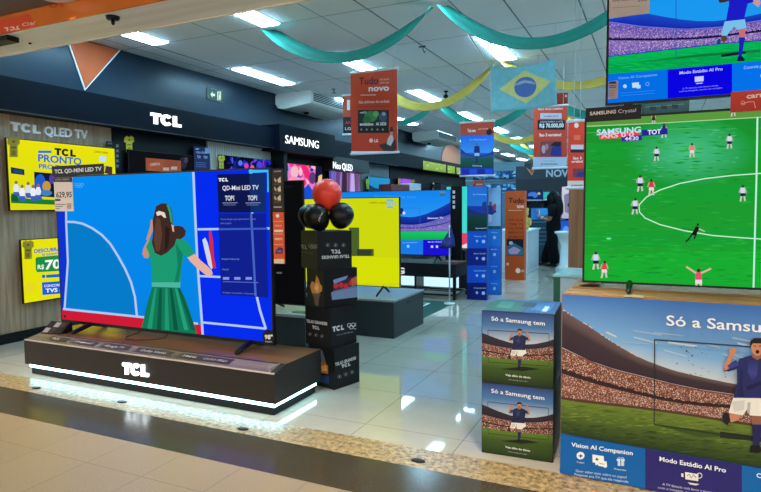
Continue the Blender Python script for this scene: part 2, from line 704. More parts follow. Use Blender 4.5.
def header_band():
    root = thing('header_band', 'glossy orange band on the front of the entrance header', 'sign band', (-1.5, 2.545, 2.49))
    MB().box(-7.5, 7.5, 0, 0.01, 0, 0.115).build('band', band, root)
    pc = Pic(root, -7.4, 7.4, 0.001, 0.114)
    pc.poly([(0, 21), (28, 13.5), (38, 27), (0, 35)], (224, 84, 50))  # red patch of a reflection, painted on to the glossy band
    pc.build('reflection_print', PRINT, root)
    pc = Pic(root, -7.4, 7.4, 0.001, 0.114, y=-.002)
    pc.tcl((20, 25.5), (4, 27.5), -4, (250, 205, 190))  # mirrored letters: painted reflection of the lit sign, not real lettering
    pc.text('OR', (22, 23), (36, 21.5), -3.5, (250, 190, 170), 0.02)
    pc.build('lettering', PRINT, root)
    pc = Pic(root, -7.4, 7.4, 0.001, 0.114)
    pc.text('10', (63, 6), (50, 8), 4, (190, 60, 25), 0.02)
    pc.build('number', PRINT, root)


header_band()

# ---- mall downlights
DL_GLOW = glow('warm_lamp_glass', (255, 226, 180), MALL_E)
trim_m = mat('lamp_trim', (206, 200, 190), 0.4)
proto = None
for x, y in DOWNLIGHTS:
    if proto is None:
        proto = thing('ceiling_downlight', 'round warm downlight in the dark mall ceiling, above the orange band', 'ceiling light', (0, 0, 0), 0, 'round downlights of the mall ceiling')
        MB().lathe([(0.085, 0.0), (0.115, 0.0), (0.115, 0.012), (0.085, 0.012)], n=28).build('trim_ring', trim_m, proto)
        MB().lathe([(0.001, 0.006), (0.084, 0.006), (0.084, 0.014), (0.001, 0.014)], n=28).build('lamp_glass', DL_GLOW, proto)
        o = proto
    else:
        o = copy_tree(proto)
    o.location = (x, y, 2.591)

# ---- store ceiling fixtures
FIX = glow('fluorescent_diffuser', (168, 226, 255), FIX_E)
frame_m = mat('fixture_frame', (205, 212, 216), 0.4)


def fixture():
    r = thing('ceiling_light', '', 'ceiling light', (0, 0, 0), 0, 'long fluorescent ceiling lights of the store')
    b = MB()
    w, l = 0.118, 0.61
    b.box(-w, -w + .010, -l, l, -.008, 0).box(w - .010, w, -l, l, -.008, 0).box(-w, w, -l, -l + .010, -.008, 0).box(-w, w, l - .010, l, -.008, 0)
    b.build('frame', frame_m, r)
    b = MB()
    b.box(-.010, .010, -l, l, -.025, -.002)
    for k in range(1, 9):
        y = -l + 2 * l * k / 9
        b.box(-w + .01, w - .01, y - .007, y + .007, -.023, -.004)
    b.build('louvre', frame_m, r)
    MB().box(-w + .012, w - .012, -l + .012, l - .012, -.019, -.002).build('diffuser', FIX, r)
    return r


fx = fixture()
first = True
COLS = {-5.12: 'above the left wall displays', -3.61: 'in the row left of the flag', -1.76: 'in the row through the flag',
        0.10: 'in the added row hidden behind the right televisions', 1.95: 'in the added unseen far right row'}  # these two rows are out of view, added to light the right side
ORD = ['nearest', 'second', 'third', 'fourth', 'fifth', 'sixth', 'seventh', 'eighth', 'ninth']
for x, where in COLS.items():
    for k in range(9 if x < 0 else 5):
        o = fx if first else copy_tree(fx)
        first = False
        o.location = (x, 4.49 + 2.555 * k, H)
        o['label'] = 'long white fluorescent ceiling light, %s %s' % (ORD[k], where)

# small ceiling pieces
def dome_camera(p, label):
    r = thing('security_camera', label, 'camera', p)
    MB().lathe([(0.035, -0.02), (0.035, 0)], n=16).build('mount', BLACK, r)
    b = MB()
    b.tube([(0, 0, -.02), (0, 0, -.06)], 0.012)
    b.build('arm', BLACK, r)
    MB().ball((0, -.01, -.09), .04, .05, .035).build('lens_body', BLACK, r)


p = atZ(446, 91, H)
dome_camera((p.x, p.y, H), 'small black camera hanging from the ceiling left of the flag')
p = atZ(423, 46, H)
r = thing('ceiling_hook', 'small dark hook on the ceiling under the long green swag', 'hook', (p.x, p.y, H))
MB().tube([(0, 0, 0), (0, 0, -.05), (.02, 0, -.08), (.03, 0, -.06)], .006).build('wire', BLACK, r)
MB().box(-.05, .03, -.01, .01, -.012, 0).build('bracket', BLACK, r)
p = atZ(334, 89, H)
r = thing('sprinkler', 'tiny dark sprinkler on the ceiling beside the air conditioner', 'sprinkler', (p.x, p.y, H))
MB().lathe([(.04, -.01), (.04, 0)], n=14).lathe([(.012, -.06), (.012, -.01)], n=10).lathe([(.035, -.066), (.035, -.06)], n=14).build('head', STEEL, r)
# sensors under the header
r = thing('door_sensor', 'small black dome sensor on the beige header underside', 'sensor', (-3.02, 2.62, 2.49))
MB().lathe([(.036, -.018), (.042, 0)], n=18).build('mount', BLACK, r)
MB().lathe([(.007, -.05), (.011, -.04), (.011, -.018)], n=12).build('lens', BLACK, r)
r = thing('header_bracket', 'dark square bracket at the left end of the beige header', 'bracket', (-4.02, 2.60, 2.49))
MB().box(-.28, .07, -.035, .05, -.035, 0).build('plate', BLACK, r, 0.004)
p = atZ(30, 43, 2.49)
r = thing('header_screw', 'tiny dark plug in the beige header underside', 'screw', (p.x, p.y, 2.49))
MB().lathe([(.008, -.008), (.012, 0)], n=12).build('plug', BLACK, r)
# floor caps
for px, py, lab in ((418, 461, 'small black floor bolt plate on the granite, in the lamp reflection'), (243, 429, 'small dark floor plate on the granite in front of the pedestal corner'),
                    (122, 402, 'small dark floor plug on the granite below the white letters'), (36, 388, 'small dark floor plate on the granite left of the pedestal')):
    p = atZ(px, py)
    MB_ = MB().lathe([(.03, 0), (.03, .004), (.02, .006)], n=16)
    o = MB_.build('floor_bolt', BLACK, None, 0, (p.x, p.y, 0.0005))
    o.scale = (1.3, 0.8, 1)
    tag(o, lab, 'bolt plate', 'floor bolts on the granite strip')


# ================================================================== TELEVISION BUILDER
def tv(name, label, loc, rotz, w, h, art, bez=0.008, depth=0.035, feet=None, foot_h=0.06, group=None, eps=0.00012, lip=0.004, chin=None, fr=1.0):
    """loc: bottom centre of the front; feet: x offsets"""
    root = thing(name, label, 'television', loc, rotz, group)
    chin = chin or bez
    z0 = foot_h if feet else 0.0
    b = MB()
    b.box(-w / 2, w / 2, 0, depth * .6, z0, z0 + h)
    b.box(-w / 2 + .12 * w, w / 2 - .12 * w, depth * .6, depth * 1.5, z0 + .1 * h, z0 + .6 * h)
    b.box(-w / 2, -w / 2 + bez, -lip, 0, z0, z0 + h).box(w / 2 - bez, w / 2, -lip, 0, z0, z0 + h)
    b.box(-w / 2 + bez, w / 2 - bez, -lip, 0, z0 + h - bez, z0 + h).box(-w / 2 + bez, w / 2 - bez, -lip, 0, z0, z0 + chin)
    b.build('bezel', BEZEL, root)
    pc = Pic(root, -w / 2 + bez, w / 2 - bez, z0 + chin, z0 + h - bez, eps=eps)
    art(pc)
    pc.build('screen', SCREEN, root)
    if feet:
        for x in feet:
            f = MB()
            f.tube([(x, .015, z0 + .01), (x, -.16, .012), (x, -.17, .006)], [.014 * fr, .0115 * fr, .006 * fr], 6, False)
            f.tube([(x, .015, z0 + .01), (x, .15, .012), (x, .16, .006)], [.014 * fr, .0115 * fr, .006 * fr], 6, False)
            f.build('leg', BLACK, root)
    return root


# ---------------------------------------------------------------- the big television in front: a woman on a blue court
def girl_art(pc):
    def Q(pts, ox=120, oy=200, s=3.514):
        return [(ox + x / s, oy + y / s) for x, y in pts]

    def Z(pts):
        return [(40 + x / 2.4615, 160 + y / 2.4615) for x, y in pts]
    pc.base((0, 138, 238), (0, 130, 226))
    deep, wht = (0, 42, 236), (176, 200, 240)
    pc.poly([(50, 150), (65.6, 205), (67.9, 262), (64.9, 308), (66, 330), (50, 330)], (10, 50, 205))
    arc = [(66.2, 221.8), (74, 222), (82.5, 223.6), (92, 228), (102, 235), (110.5, 244), (118, 256), (125, 268.5), (131, 282), (135, 297), (137, 317)]
    pc.poly(arc + [(101, 313.8), (64.6, 308.5), (67.6, 262)], (0, 122, 200))
    pc.line(arc, 2.2, wht)
    pc.line([(65.8, 165), (66.2, 221.8), (67.9, 262), (64.6, 309)], 2.0, wht)
    pc.poly([(62, 310), (141.6, 318), (205, 325), (205, 345), (62, 345)], (206, 24, 52))
    pc.line([(63, 308.8), (141.6, 317), (198, 323.7)], 2.2, wht)
    pc.poly([(193.2, 160), (276, 160), (280, 350), (203.5, 350), (199, 290), (197, 230)], deep)
    pc.line([(193.2, 165), (195, 210), (197.5, 262), (202, 322), (203.5, 345)], 2.4, wht)
    pc.line([(197.6, 229.3), (273, 228.3)], 2.2, wht)
    pc.line([(199.5, 276), (221, 277)], 2.2, wht)
    pc.line([(202, 322.3), (235, 325.5), (266, 328.6)], 2.2, wht)
    pc.line([(251, 165), (252, 200), (253, 240), (255.5, 290), (260, 310), (266, 329)], 2.4, wht)
    pc.line([(249, 171.5), (268.5, 171), (269, 192)], 3.2, (60, 190, 235))
    # the woman, seen from behind
    skin, skin2 = (196, 142, 122), (226, 176, 156)
    pc.poly(Q([(100, 135), (82, 172), (79, 190), (86, 203), (98, 205), (107, 190), (112, 160)]), skin)
    pc.poly(Q([(103, 140), (92, 140), (106, 95), (109, 70), (117, 68), (120, 92), (114, 112)]), skin)
    pc.poly(Q([(236, 200), (262, 188), (285, 213), (308, 232), (322, 246), (327, 258), (318, 270), (300, 262), (268, 236), (246, 214)]), skin2)
    pc.poly(Q([(290, 140), (300, 132), (309, 150), (318, 190), (330, 232), (322, 244), (310, 226), (301, 190)]), (205, 214, 236))
    pc.poly(Q([(313, 112), (321, 106), (327, 140), (331, 200), (338, 240), (326, 238), (318, 190)]), (214, 40, 60))
    pc.poly(Q([(105, 140), (122, 134), (212, 134), (236, 145), (250, 165), (263, 189), (240, 202), (226, 192), (217, 240), (213, 292), (114, 292), (112, 235), (101, 185), (92, 165)]), (24, 152, 112))
    pc.poly(Q([(196, 150), (222, 190), (214, 250), (206, 290), (192, 290), (204, 230)]), (16, 124, 92))
    pc.poly(Q([(113, 289), (214, 289), (212, 308), (113, 306)]), (74, 182, 156))
    pc.poly(Q([(114, 305), (210, 308), (228, 340), (246, 390), (262, 440), (274, 478), (180, 470), (74, 456), (84, 420), (96, 365)]), (12, 118, 86))
    for x0, x1, c in ((122, 96, (28, 152, 112)), (140, 130, (8, 86, 64)), (160, 158, (30, 150, 110)), (176, 190, (6, 84, 62)), (194, 226, (34, 160, 120)), (205, 252, (8, 92, 68))):
        pc.poly(Q([(x0, 310), (x0 + 8, 310), (x1 + 16, 458), (x1, 456)]), c)
    pc.poly(Q([(128, 22), (145, 12), (165, 12), (180, 26), (186, 50), (188, 92), (205, 90), (222, 94), (233, 108), (230, 126), (214, 138), (200, 136), (192, 160), (168, 184), (146, 196), (124, 186), (113, 150), (118, 110), (116, 70)]), (62, 40, 36))
    pc.poly(Q([(128, 60), (142, 66), (150, 120), (140, 180), (128, 180), (120, 140)]), (92, 60, 48))
    pc.poly(Q([(160, 90), (176, 100), (172, 160), (158, 182), (160, 130)]), (40, 26, 26))
    pc.poly(Q([(128, 44), (138, 38), (158, 44), (164, 62), (156, 62), (146, 52), (132, 56)]), (228, 216, 206))
    pc.poly(Q([(164, 14), (176, 22), (184, 50), (186, 84), (179, 76), (174, 44)]), (30, 160, 120))
    pc.poly(Q([(182, 84), (190, 90), (192, 112), (186, 110)]), skin2)
    # data panels
    pc.poly([(217.5, 174.4), (266.2, 173.2), (266.8, 212.4), (219, 212.6)], (10, 20, 74))
    pc.poly([(249.5, 174), (266.2, 173.2), (266.8, 212.4), (251, 212.4)], (16, 44, 104))
    pc.poly([(218.7, 213.6), (266.5, 213.4), (268.7, 297.5), (221.5, 294.5)], (12, 30, 142))
    pc.line([(251.5, 214), (253, 240), (256, 296)], 2.2, (70, 100, 190))
    pc.line([(219, 229.2), (268, 228.6)], 2.0, (60, 90, 190))
    pc.tcl((219, 181.6), (228.5, 181.4), 3.4, (235, 238, 245))
    pc.text('QD-Mini LED TV', (222.8, 190.2), (259, 189.6), 4.6, (225, 228, 240), 0.012)
    pc.text('TOP1', (225.5, 200.6), (234.5, 200.4), 5.0, (225, 228, 240), 0.02)
    pc.text('TOP1', (248.2, 200.4), (257.5, 200.2), 5.0, (225, 228, 240), 0.02)
    for x in (223, 246):
        pc.line([(x, 203), (x + 15, 202.8)], .6, (150, 160, 200))
        pc.line([(x + 1, 205), (x + 13, 204.9)], .5, (120, 130, 190))
    pc.text('Tecnologia que aproxima voce', (221, 220), (256, 219.6), 1.8, (110, 130, 205))
    pc.text('dos jogos', (221, 224), (232, 223.8), 1.8, (110, 130, 205))
    pc.text('experiencia', (222, 259.5), (240, 259.8), 1.9, (120, 140, 215))
    pc.text('visual', (222.5, 270), (229, 270.2), 1.9, (120, 140, 215))
    for x in (223.5, 234.8, 246.2):
        pc.rect(x, 277, x + 6.2, 279.6, (130, 150, 215))
    pc.line([(223.5, 281.5), (259, 282.5)], .6, (100, 120, 205))
    pc.text('Imagem simulada e ilustrativa', (223.5, 293), (257, 294.5), 1.7, (110, 130, 205))
    # rings mark of the display
    for i in range(3):
        pc.ring(76.5 + i * 3.2, 184.6, 1.6, 1.5, .45, (90, 170, 240), 10)
    for i in range(2):
        pc.ring(78.1 + i * 3.2, 186.2, 1.6, 1.5, .45, (90, 170, 240), 10)


TVW, TVH = 2.20, 1.24
TX = (-4.595 - 2.397) / 2
PED_Z = 0.31
bigtv = tv('television', 'huge television showing a woman in green on a blue court, on the glowing pedestal', (TX, 3.33, PED_Z), 0, TVW, TVH, girl_art, 0.011, 0.05, (-0.75, 0.90), 0.045, chin=0.024, fr=1.5)
r = Pic(bigtv, -2, 2, -2, 2, y=-0.0075)
b = MB()
c_ = r.L((268.6, 337))
b2 = [(c_[0] + .052 * math.cos(2 * PI * i / 24), c_[1] + .052 * math.sin(2 * PI * i / 24)) for i in range(24)]
bd = MB().prism(b2, -0.0095, -0.0042, 'y').build('size_badge', BLACK, bigtv)
pc = Pic(bigtv, -2, 2, -2, 2, y=-0.0098)
pc.text('98"', (264.6, 339), (272.6, 339.2), 4.4, (235, 235, 235), 0.03)
pc.text('POLEGADAS', (265, 342.2), (272, 342.4), 1.4, (200, 200, 200), 0.0)
pc.build('badge_print', PRINT, bd)
# small rating sticker on the left foot of the screen
c_ = r.L((64.6, 316.5))
MB().box(c_[0] - .012, c_[0] + .012, -.0065, -.0042, c_[1] - .012, c_[1] + .012).build('corner_sticker', SATIN, bigtv)


def card_sign(name, label, cat, loc, rotz, poly_px, th, art, body=SATIN, y=0.0, pmat=PRINT, group=None, part=('card', 'print')):
    """flat card whose outline is a rectangle surveyed at poly_px=(tl,tr,br,bl); stands on its local front plane"""
    root = thing(name, label, cat, loc, rotz, group)
    pc = Pic(root, -9, 9, -9, 9, y=y)
    L = [pc.L(p) for p in poly_px]
    u0, u1 = (L[0][0] + L[3][0]) / 2, (L[1][0] + L[2][0]) / 2
    v0, v1 = (L[2][1] + L[3][1]) / 2, (L[0][1] + L[1][1]) / 2
    MB().box(u0, u1, y, y + th, v0, v1).build(part[0], body, root)
    pc = Pic(root, u0 + .001, u1 - .001, v0 + .001, v1 - .001, y=y - 0.0008)
    art(pc)
    pc.build(part[1], pmat, root)
    return root, (u0, u1, v0, v1)


# topper strip with the model line, price tag, spec tag, offer tag on the big television
def a(pc):
    pc.base((20, 20, 22))
    pc.text('TCL QD-MINI LED TV', (54.6, 173.5), (101.5, 170.6), 3.9, (235, 240, 245), 0.03)


card_sign('model_topper', 'black topper strip with white lettering along the big screen top left', 'sign', (TX - .9, 3.325, 1.595), 0,
          ((51.5, 167.3), (102.8, 162.6), (103.5, 174), (52.5, 176.6)), .008, a, y=-.014)


def a(pc):
    pc.base((246, 232, 222))
    pc.rect(50, 160, 90, 182, (40, 34, 32))
    pc.text('SUPER OFERTA', (55.3, 180.5), (69.5, 180.2), 1.8, (200, 190, 185))
    pc.text('629,95', (56.2, 197.4), (71.8, 197.2), 5.6, (40, 30, 30), 0.02)
    pc.rect(55, 199, 60.5, 201, (50, 40, 40))
    for k in range(3):
        pc.line([(55.6, 204.5 + 2 * k), (66 - 3 * k, 204.4 + 2 * k)], .7, (120, 105, 100))
    for i in range(5):
        for j in range(4):
            pc.rect(67.2 + i * .9, 203.4 + j * 1.4, 67.8 + i * .9, 204.3 + j * 1.4, (130, 118, 112))


card_sign('price_tag', 'pale price card with a black top on the big screen upper left corner', 'price tag', (TX - 1.05, 3.32, 1.3), 0,
          ((53.8, 177.6), (72.5, 177.2), (73.6, 211), (55, 211.5)), .003, a, body=mat('pale_card', (222, 206, 194), .7), y=-.008)


def a(pc):
    pc.base((44, 36, 30))
    pc.text('QD-MINI', (274, 172.3), (281, 172), 1.6, (220, 215, 205))
    for k in range(3):
        y = 180.5 + 9 * k
        pc.poly([(274.5, y - 3), (277, y), (276, y + 2), (274.2, y)], (200, 170, 120))
        pc.poly([(277.5, y - 1), (280.5, y - 4), (281, y + 2), (278, y + 2)], (220, 205, 180))
        pc.line([(274, y + 3.6), (281.4, y + 3.4)], .5, (120, 105, 90))
    pc.rect(273.8, 206.5, 281.8, 207.6, (190, 180, 170))


card_sign('spec_tag', 'dark brown feature strip with pale icons standing up the big screen right edge', 'sign', (-2.33, 3.33, 1.35), 0,
          ((271.8, 168.8), (283.2, 168.6), (284, 211), (273, 211)), .006, a, y=0)


def a(pc):
    pc.base((226, 88, 40))
    pc.ell(277.6, 215.8, 1.8, 1.8, (250, 240, 232))
    pc.line([(273.5, 221.4), (283, 221.4)], .4, (250, 200, 170))
    pc.text('PRECO', (275, 226.4), (281.6, 226.4), 1.5, (250, 220, 200))
    pc.rect(274.2, 229.8, 283, 232, (238, 226, 214))
    pc.line([(273.5, 234), (283, 234)], .4, (250, 200, 170))
    pc.text('OFERTA', (274.6, 240), (282.4, 240), 2, (250, 230, 215), .02)
    pc.line([(273.5, 244.6), (283, 244.6)], .4, (250, 200, 170))
    pc.poly([(275, 252), (279, 247), (283, 248), (283, 253.5), (276, 254)], (60, 50, 110))
    pc.poly([(277, 252), (280, 250), (282, 252)], (220, 80, 70))
    pc.rect(273, 259, 290, 266, (226, 208, 180))


card_sign('offer_tag', 'narrow orange offer strip below the brown strip on the big screen right edge', 'sign', (-2.33, 3.33, 1.0), 0,
          ((272.6, 212), (283.6, 212), (284.6, 263.5), (274.2, 263.8)), .006, a, body=mat('orange_card', (226, 88, 40), .6), y=0)

# ---------------------------------------------------------------- pedestal of the big television
PX0, PX1, PY0, PY1 = -4.56, -2.14, 2.97, 3.53
ped = thing('display_pedestal', 'long low dark pedestal with glowing base and lit white letters', 'display stand', ((PX0 + PX1) / 2, PY0, 0))
hw = (PX1 - PX0) / 2
dk = mat('pedestal_laminate', (35, 30, 27), 0.45, noise=0.05, spec=.3)
topwood = wood_mat('pedestal_wood_top', (92, 62, 44), (130, 90, 64), 'X', 9, 0.28)
prof = [(0, .085), (0, .275), (.006, .281), (.13, .309), (.56, .309), (.56, .085)]
MB().prism(prof, -hw, hw, 'x').build('body', dk, ped, 0.002)
MB().box(-hw + .0, hw - .0, .135, .56, .3085, .3105).build('wood_top', topwood, ped)
# slanted info strip
slab = MB()
sx = hw - .05
slab.add([(-hw + .02, .012, .2845), (sx, .012, .2845), (sx, .118, .3085), (-hw + .02, .118, .3085), (-hw + .02, .012, .2822), (sx, .012, .2822), (sx, .118, .3062), (-hw + .02, .118, .3062)],
         [(0, 1, 2, 3), (4, 7, 6, 5), (0, 4, 5, 1), (1, 5, 6, 2), (2, 6, 7, 3), (3, 7, 4, 0)])
strip = slab.build('info_strip', wood_mat('strip_wood', (96, 82, 70), (126, 110, 94), 'X', 9, .25), ped)
edge = MB()
edge.add([(-hw, -.001, .276), (hw, -.001, .276), (hw, .008, .2845), (-hw, .008, .2845), (-hw, .004, .272), (hw, .004, .272)], [(0, 1, 2, 3), (0, 4, 5, 1)])
edge.box(hw - .045, hw - .041, .01, .125, .2825, .3115)
edge.build('edge_trim', mat('pale_edge', (170, 160, 150), .3, .3), ped)


def strip_print():
    V, F, C = [], [], []

    def quad(x0, x1, t0, t1, c):
        n = len(V)
        for x, t in ((x0, t0), (x1, t0), (x1, t1), (x0, t1)):
            V.append((x, .012 + .106 * t, .2853 + .024 * t))
            C.append(lin(c))
        F.append((n, n + 1, n + 2, n + 3))

    def word(s, x0, x1, t, h, c):
        vs, fs = glyphs(s, 0.01)
        n = len(V)
        for x, y in vs:
            tt = t + y * h
            V.append((x0 + x * (x1 - x0), .012 + .106 * tt, .2857 + .024 * tt))
            C.append(lin(c))
        for f in fs:
            F.append(tuple(n + i for i in f))
    for x0, x1 in ((-1.0, -.78), (-.72, -.46), (-.40, -.12), (-.05, .30), (.36, .82)):
        quad(x0, x1, .2, .86, (52, 42, 36))
    word('TCL', -.97, -.88, .42, .3, (220, 215, 210))
    word('QD-Mini LED', -.70, -.50, .42, .25, (190, 180, 170))
    word('Google TV', -.37, -.17, .42, .28, (205, 198, 190))
    word('Dolby Vision', .0, .24, .42, .28, (205, 198, 190))
    word('144Hz', .40, .52, .42, .28, (190, 185, 178))
    word('QLED PRO', .58, .78, .42, .25, (170, 162, 155))
    me = bpy.data.meshes.new('strip_print')
    me.from_pydata(V, [], F)
    at = me.attributes.new('Col', 'FLOAT_COLOR', 'POINT')
    at.data.foreach_set('color', [k for c in C for k in (*c, 1.0)])
    me.materials.append(PRINT)
    link('strip_print', me, strip)


strip_print()
LED = glow('cool_led', (160, 232, 250), 15.0)
letters('lit_letters', ped, ped, 'TCL', (123.5, 373.6), (149, 376.6), 11.2, glow('letter_light', (236, 250, 255), 4.0), .012, tcl=True)
MB().box(-hw + .03, hw - .03, .032, .53, .0, .048).build('plinth', BLACK, ped)
MB().box(-hw + .02, hw - .02, .022, .027, .056, .083).box(hw - .026, hw - .021, .027, .53, .056, .083).box(-hw + .021, -hw + .026, .027, .53, .056, .083).build('led_strip', LED, ped)
MB().box(-hw + .03, hw - .03, .03, .53, .05, .086).build('core', SATIN, ped)

# price display cards at the left end
r = thing('card_stand', 'little black stand of price cards at the left end of the pedestal', 'card stand', (-4.40, 3.13, PED_Z), 0.1)
b = MB()
b.prism([(-.02, 0), (.10, 0), (.10, .075), (.085, .08)], -.14, .07, 'x')
b.build('stand', SATIN, r)
sl = MB()
pr = []
V, F, C = [], [], []
for i, x0 in enumerate((-.13, -.065, .0)):
    for j in range(2):
        n = len(V)
        t0, t1 = .06 + .47 * j, .44 + .47 * j
        for x, t in ((x0, t0), (x0 + .055, t0), (x0 + .055, t1), (x0, t1)):
            V.append((x, -.022 + .105 * t, .002 + .08 * t))
            C.append(lin(((150, 140, 140), (60, 50, 50), (40, 34, 36))[(i + 2 * j) % 3]))
        F.append((n, n + 1, n + 2, n + 3))
me = bpy.data.meshes.new('price_cards')
me.from_pydata(V, [], F)
at = me.attributes.new('Col', 'FLOAT_COLOR', 'POINT')
at.data.foreach_set('color', [k for c in C for k in (*c, 1.0)])
me.materials.append(PRINT)
link('price_cards', me, r)
b = MB()
pts = [(-3.72, 3.40, .4), (-3.70, 3.34, .335), (-3.74, 3.25, .316), (-3.68, 3.19, .316), (-3.58, 3.2, .316), (-3.48, 3.26, .316), (-3.42, 3.33, .318), (-3.4, 3.37, .36), (-3.4, 3.40, .42)]
o = MB().tube(pts, .004, 6).build('power_cable', CABLE)
tag(o, 'thin black cable looping on the pedestal under the big screen', 'cable')


# ================================================================== LEFT WALL
R90 = PI / 2
XS = -5.70


def yellow_art1(pc):
    pc.base((232, 226, 10), (216, 218, 14))
    pc.rect(38.2, 150.6, 51.5, 153, (30, 120, 215))
    pc.tcl((54.5, 155), (75.8, 157), 7.2, (26, 24, 22))
    pc.text('PRONTO', (38, 161.2), (81.5, 165), 7.4, (28, 110, 214), .03)
    pc.text('PRO TORNEIO', (38.8, 168.2), (86, 171.5), 4.6, (28, 110, 214), .03)
    pc.poly([(10.6, 167), (24.2, 169.5), (24.5, 175.2), (11, 173.4)], (22, 34, 60))
    pc.poly([(13, 168.8), (22.8, 170.6), (23, 174), (13.2, 172.4)], (36, 70, 120))
    pc.poly([(34, 171.8), (84, 176), (84, 199), (34.8, 196.2)], (14, 20, 52))
    pc.ell(40, 183, 5.5, 9, (30, 90, 200))
    pc.ell(46.5, 186.5, 4.2, 5.5, (196, 150, 60))
    pc.ell(52, 179, 3, 5, (80, 60, 170))
    pc.ell(46, 193, 6, 3, (60, 130, 190))
    pc.poly([(10.5, 196), (30, 199), (84, 201), (84, 206), (11, 203)], (24, 120, 60))
    for x, y, c in ((16, 186, (226, 232, 240)), (22, 190, (236, 238, 244)), (28, 187, (210, 220, 238)), (33, 190, (232, 236, 244)), (38, 189, (226, 230, 240))):
        pc.ell(x, y - 3.5, 1.6, 1.8, (150, 104, 84))
        pc.poly([(x - 3, y + 2), (x - 1.6, y - 2), (x + 1.6, y - 2), (x + 3, y + 2), (x + 2.2, y + 6), (x - 2.2, y + 6)], c)
        pc.poly([(x - 3, y + 6), (x + 2.6, y + 6), (x + 4.5, y + 11), (x - 2, y + 11)], (60, 96, 180))
    pc.poly([(11, 193), (17, 196), (18, 202), (11, 201)], (22, 90, 50))
    pc.text('CONCORRA', (94, 152.5), (108, 154), 2, (90, 90, 30), .01)
    pc.poly([(99, 156), (106, 156.6), (106, 162), (99, 161.5)], (190, 226, 240))
    pc.poly([(94, 165), (108, 166), (107, 169), (95, 168)], (150, 190, 90))
    pc.poly([(106, 166), (112, 167), (112, 175), (104, 173)], (70, 50, 60))


def wall_tv(name, label, y0, y1, z0, z1, art, group=None, X=XS, **k):
    return tv(name, label, (X, (y0 + y1) / 2, z0), R90, y1 - y0, z1 - z0, art, group=group, depth=.032, **k)


wall_tv('television', 'yellow promotion screen with people on grass, on the wood panel under the pale raised letters', 3.635, 4.90, 1.305, 2.015, yellow_art1)


def yellow_art2(pc):
    pc.base((230, 226, 8))
    pc.text('DESCUBRA', (34.2, 253), (60.5, 250.5), 3.8, (20, 96, 200), .03)
    pc.text('SE GANHOU', (42, 256), (60, 254), 2.4, (20, 96, 200), .02)
    pc.poly([(36.5, 257.2), (66, 254.5), (66, 270.6), (37.2, 272.2), (35.8, 270), (35.4, 259)], (26, 140, 70))
    pc.text('R$', (37.6, 269.2), (44, 268.7), 4.4, (235, 245, 235), .03)
    pc.text('70', (45, 269.4), (60.5, 268), 9.4, (245, 250, 245), .03)
    pc.text('MIL', (61, 268), (66, 267.6), 5, (245, 250, 245), .03)
    pc.ell(43.5, 276.3, 1.8, 1.8, (24, 100, 200))
    pc.poly([(46, 274.8), (66, 273.5), (66, 276.7), (46.2, 277.8)], (24, 100, 200))
    pc.poly([(41.8, 282.4), (68, 280.5), (68, 293), (42.4, 295)], (24, 96, 205))
    pc.text('CONCORRA A', (44, 287.3), (66, 285.6), 2.6, (225, 235, 250), .02)
    pc.text('TVS 55', (45.5, 292.6), (66, 291), 4, (235, 242, 252), .03)
    pc.poly([(27, 284), (33, 282), (36, 288), (30, 293), (26, 290)], (232, 214, 40))


wall_tv('television', 'yellow promotion screen with a green prize box, low on the wood panel', 3.725, 4.85, 0.375, 1.02, yellow_art2)


def shirt(name, label, X, px, group='yellow shirt shaped paper tags', col=(226, 208, 40)):
    """paper shirt cut-out; px: (left, top, right, bottom)"""
    l, t, r_, b_ = px
    p0 = atX((l + r_) / 2, b_, X)
    root = thing(name, label, 'paper tag', (X, p0.y, p0.z), R90, group)
    pc = Pic(root, -9, 9, -9, 9, y=0)
    w = r_ - l
    h = b_ - t
    out = [(l + .32 * w, t), (l + .42 * w, t + .07 * h), (l + .58 * w, t + .07 * h), (l + .68 * w, t), (r_ - .05 * w, t + .1 * h), (r_, t + .36 * h), (r_ - .2 * w, t + .42 * h), (r_ - .18 * w, b_), (l + .18 * w, b_), (l + .2 * w, t + .42 * h), (l, t + .36 * h), (l + .05 * w, t + .1 * h)]
    MB().prism([pc.L(p) for p in out], 0, .004, 'y').build('shirt', mat('shirt_paper_%d' % col[0], col, .6), root)
    pc = Pic(root, -9, 9, -9, 9, y=-.001)
    d = tuple(int(c * .62) for c in col)
    pc.rect(l + .4 * w, t + .2 * h, l + .6 * w, t + .3 * h, d)
    pc.rect(l + .3 * w, t + .5 * h, l + .7 * w, t + .58 * h, d)
    pc.rect(l + .36 * w, t + .68 * h, l + .64 * w, t + .92 * h, tuple(int(c * .8) for c in col))
    pc.build('print', PRINT, root)


shirt('paper_shirt', 'brownish yellow shirt shaped tag on the upper yellow screen corner', XS + .012, (7.5, 136.5, 20, 157), col=(176, 150, 30))
shirt('paper_shirt', 'brownish yellow shirt shaped tag on the lower yellow screen corner', XS + .012, (22.5, 240, 34, 259), col=(178, 154, 28))
shirt('paper_shirt', 'bright yellow shirt shaped tag on the black wall left of the orange card', XW + .03, (124.3, 135.8, 134.2, 152.3))
shirt('paper_shirt', 'yellow shirt shaped tag on the slat wall screen', XS + .012, (218, 155, 225, 168.5), col=(206, 196, 60))

# raised model line on the wood panel, fascia signs
SIGN_W = glow('sign_white', (244, 250, 255), 1.6)
PALE_L = mat('pale_letter', (196, 206, 218), .35)


def wall_sign(label, X, s, p0, p1, h, m, tclmark=False, bold=.03, depth=.02, rest=None):
    q = atX(*p0, X)
    root = thing('wall_sign', label, 'sign', (X, q.y, q.z), R90)
    letters('letters', root, root, s, p0, p1, h, m, depth, bold, 0, tclmark)
    if rest:
        letters('letters', root, root, rest[0], rest[1], rest[2], h, m, depth, bold, 0)
    return root


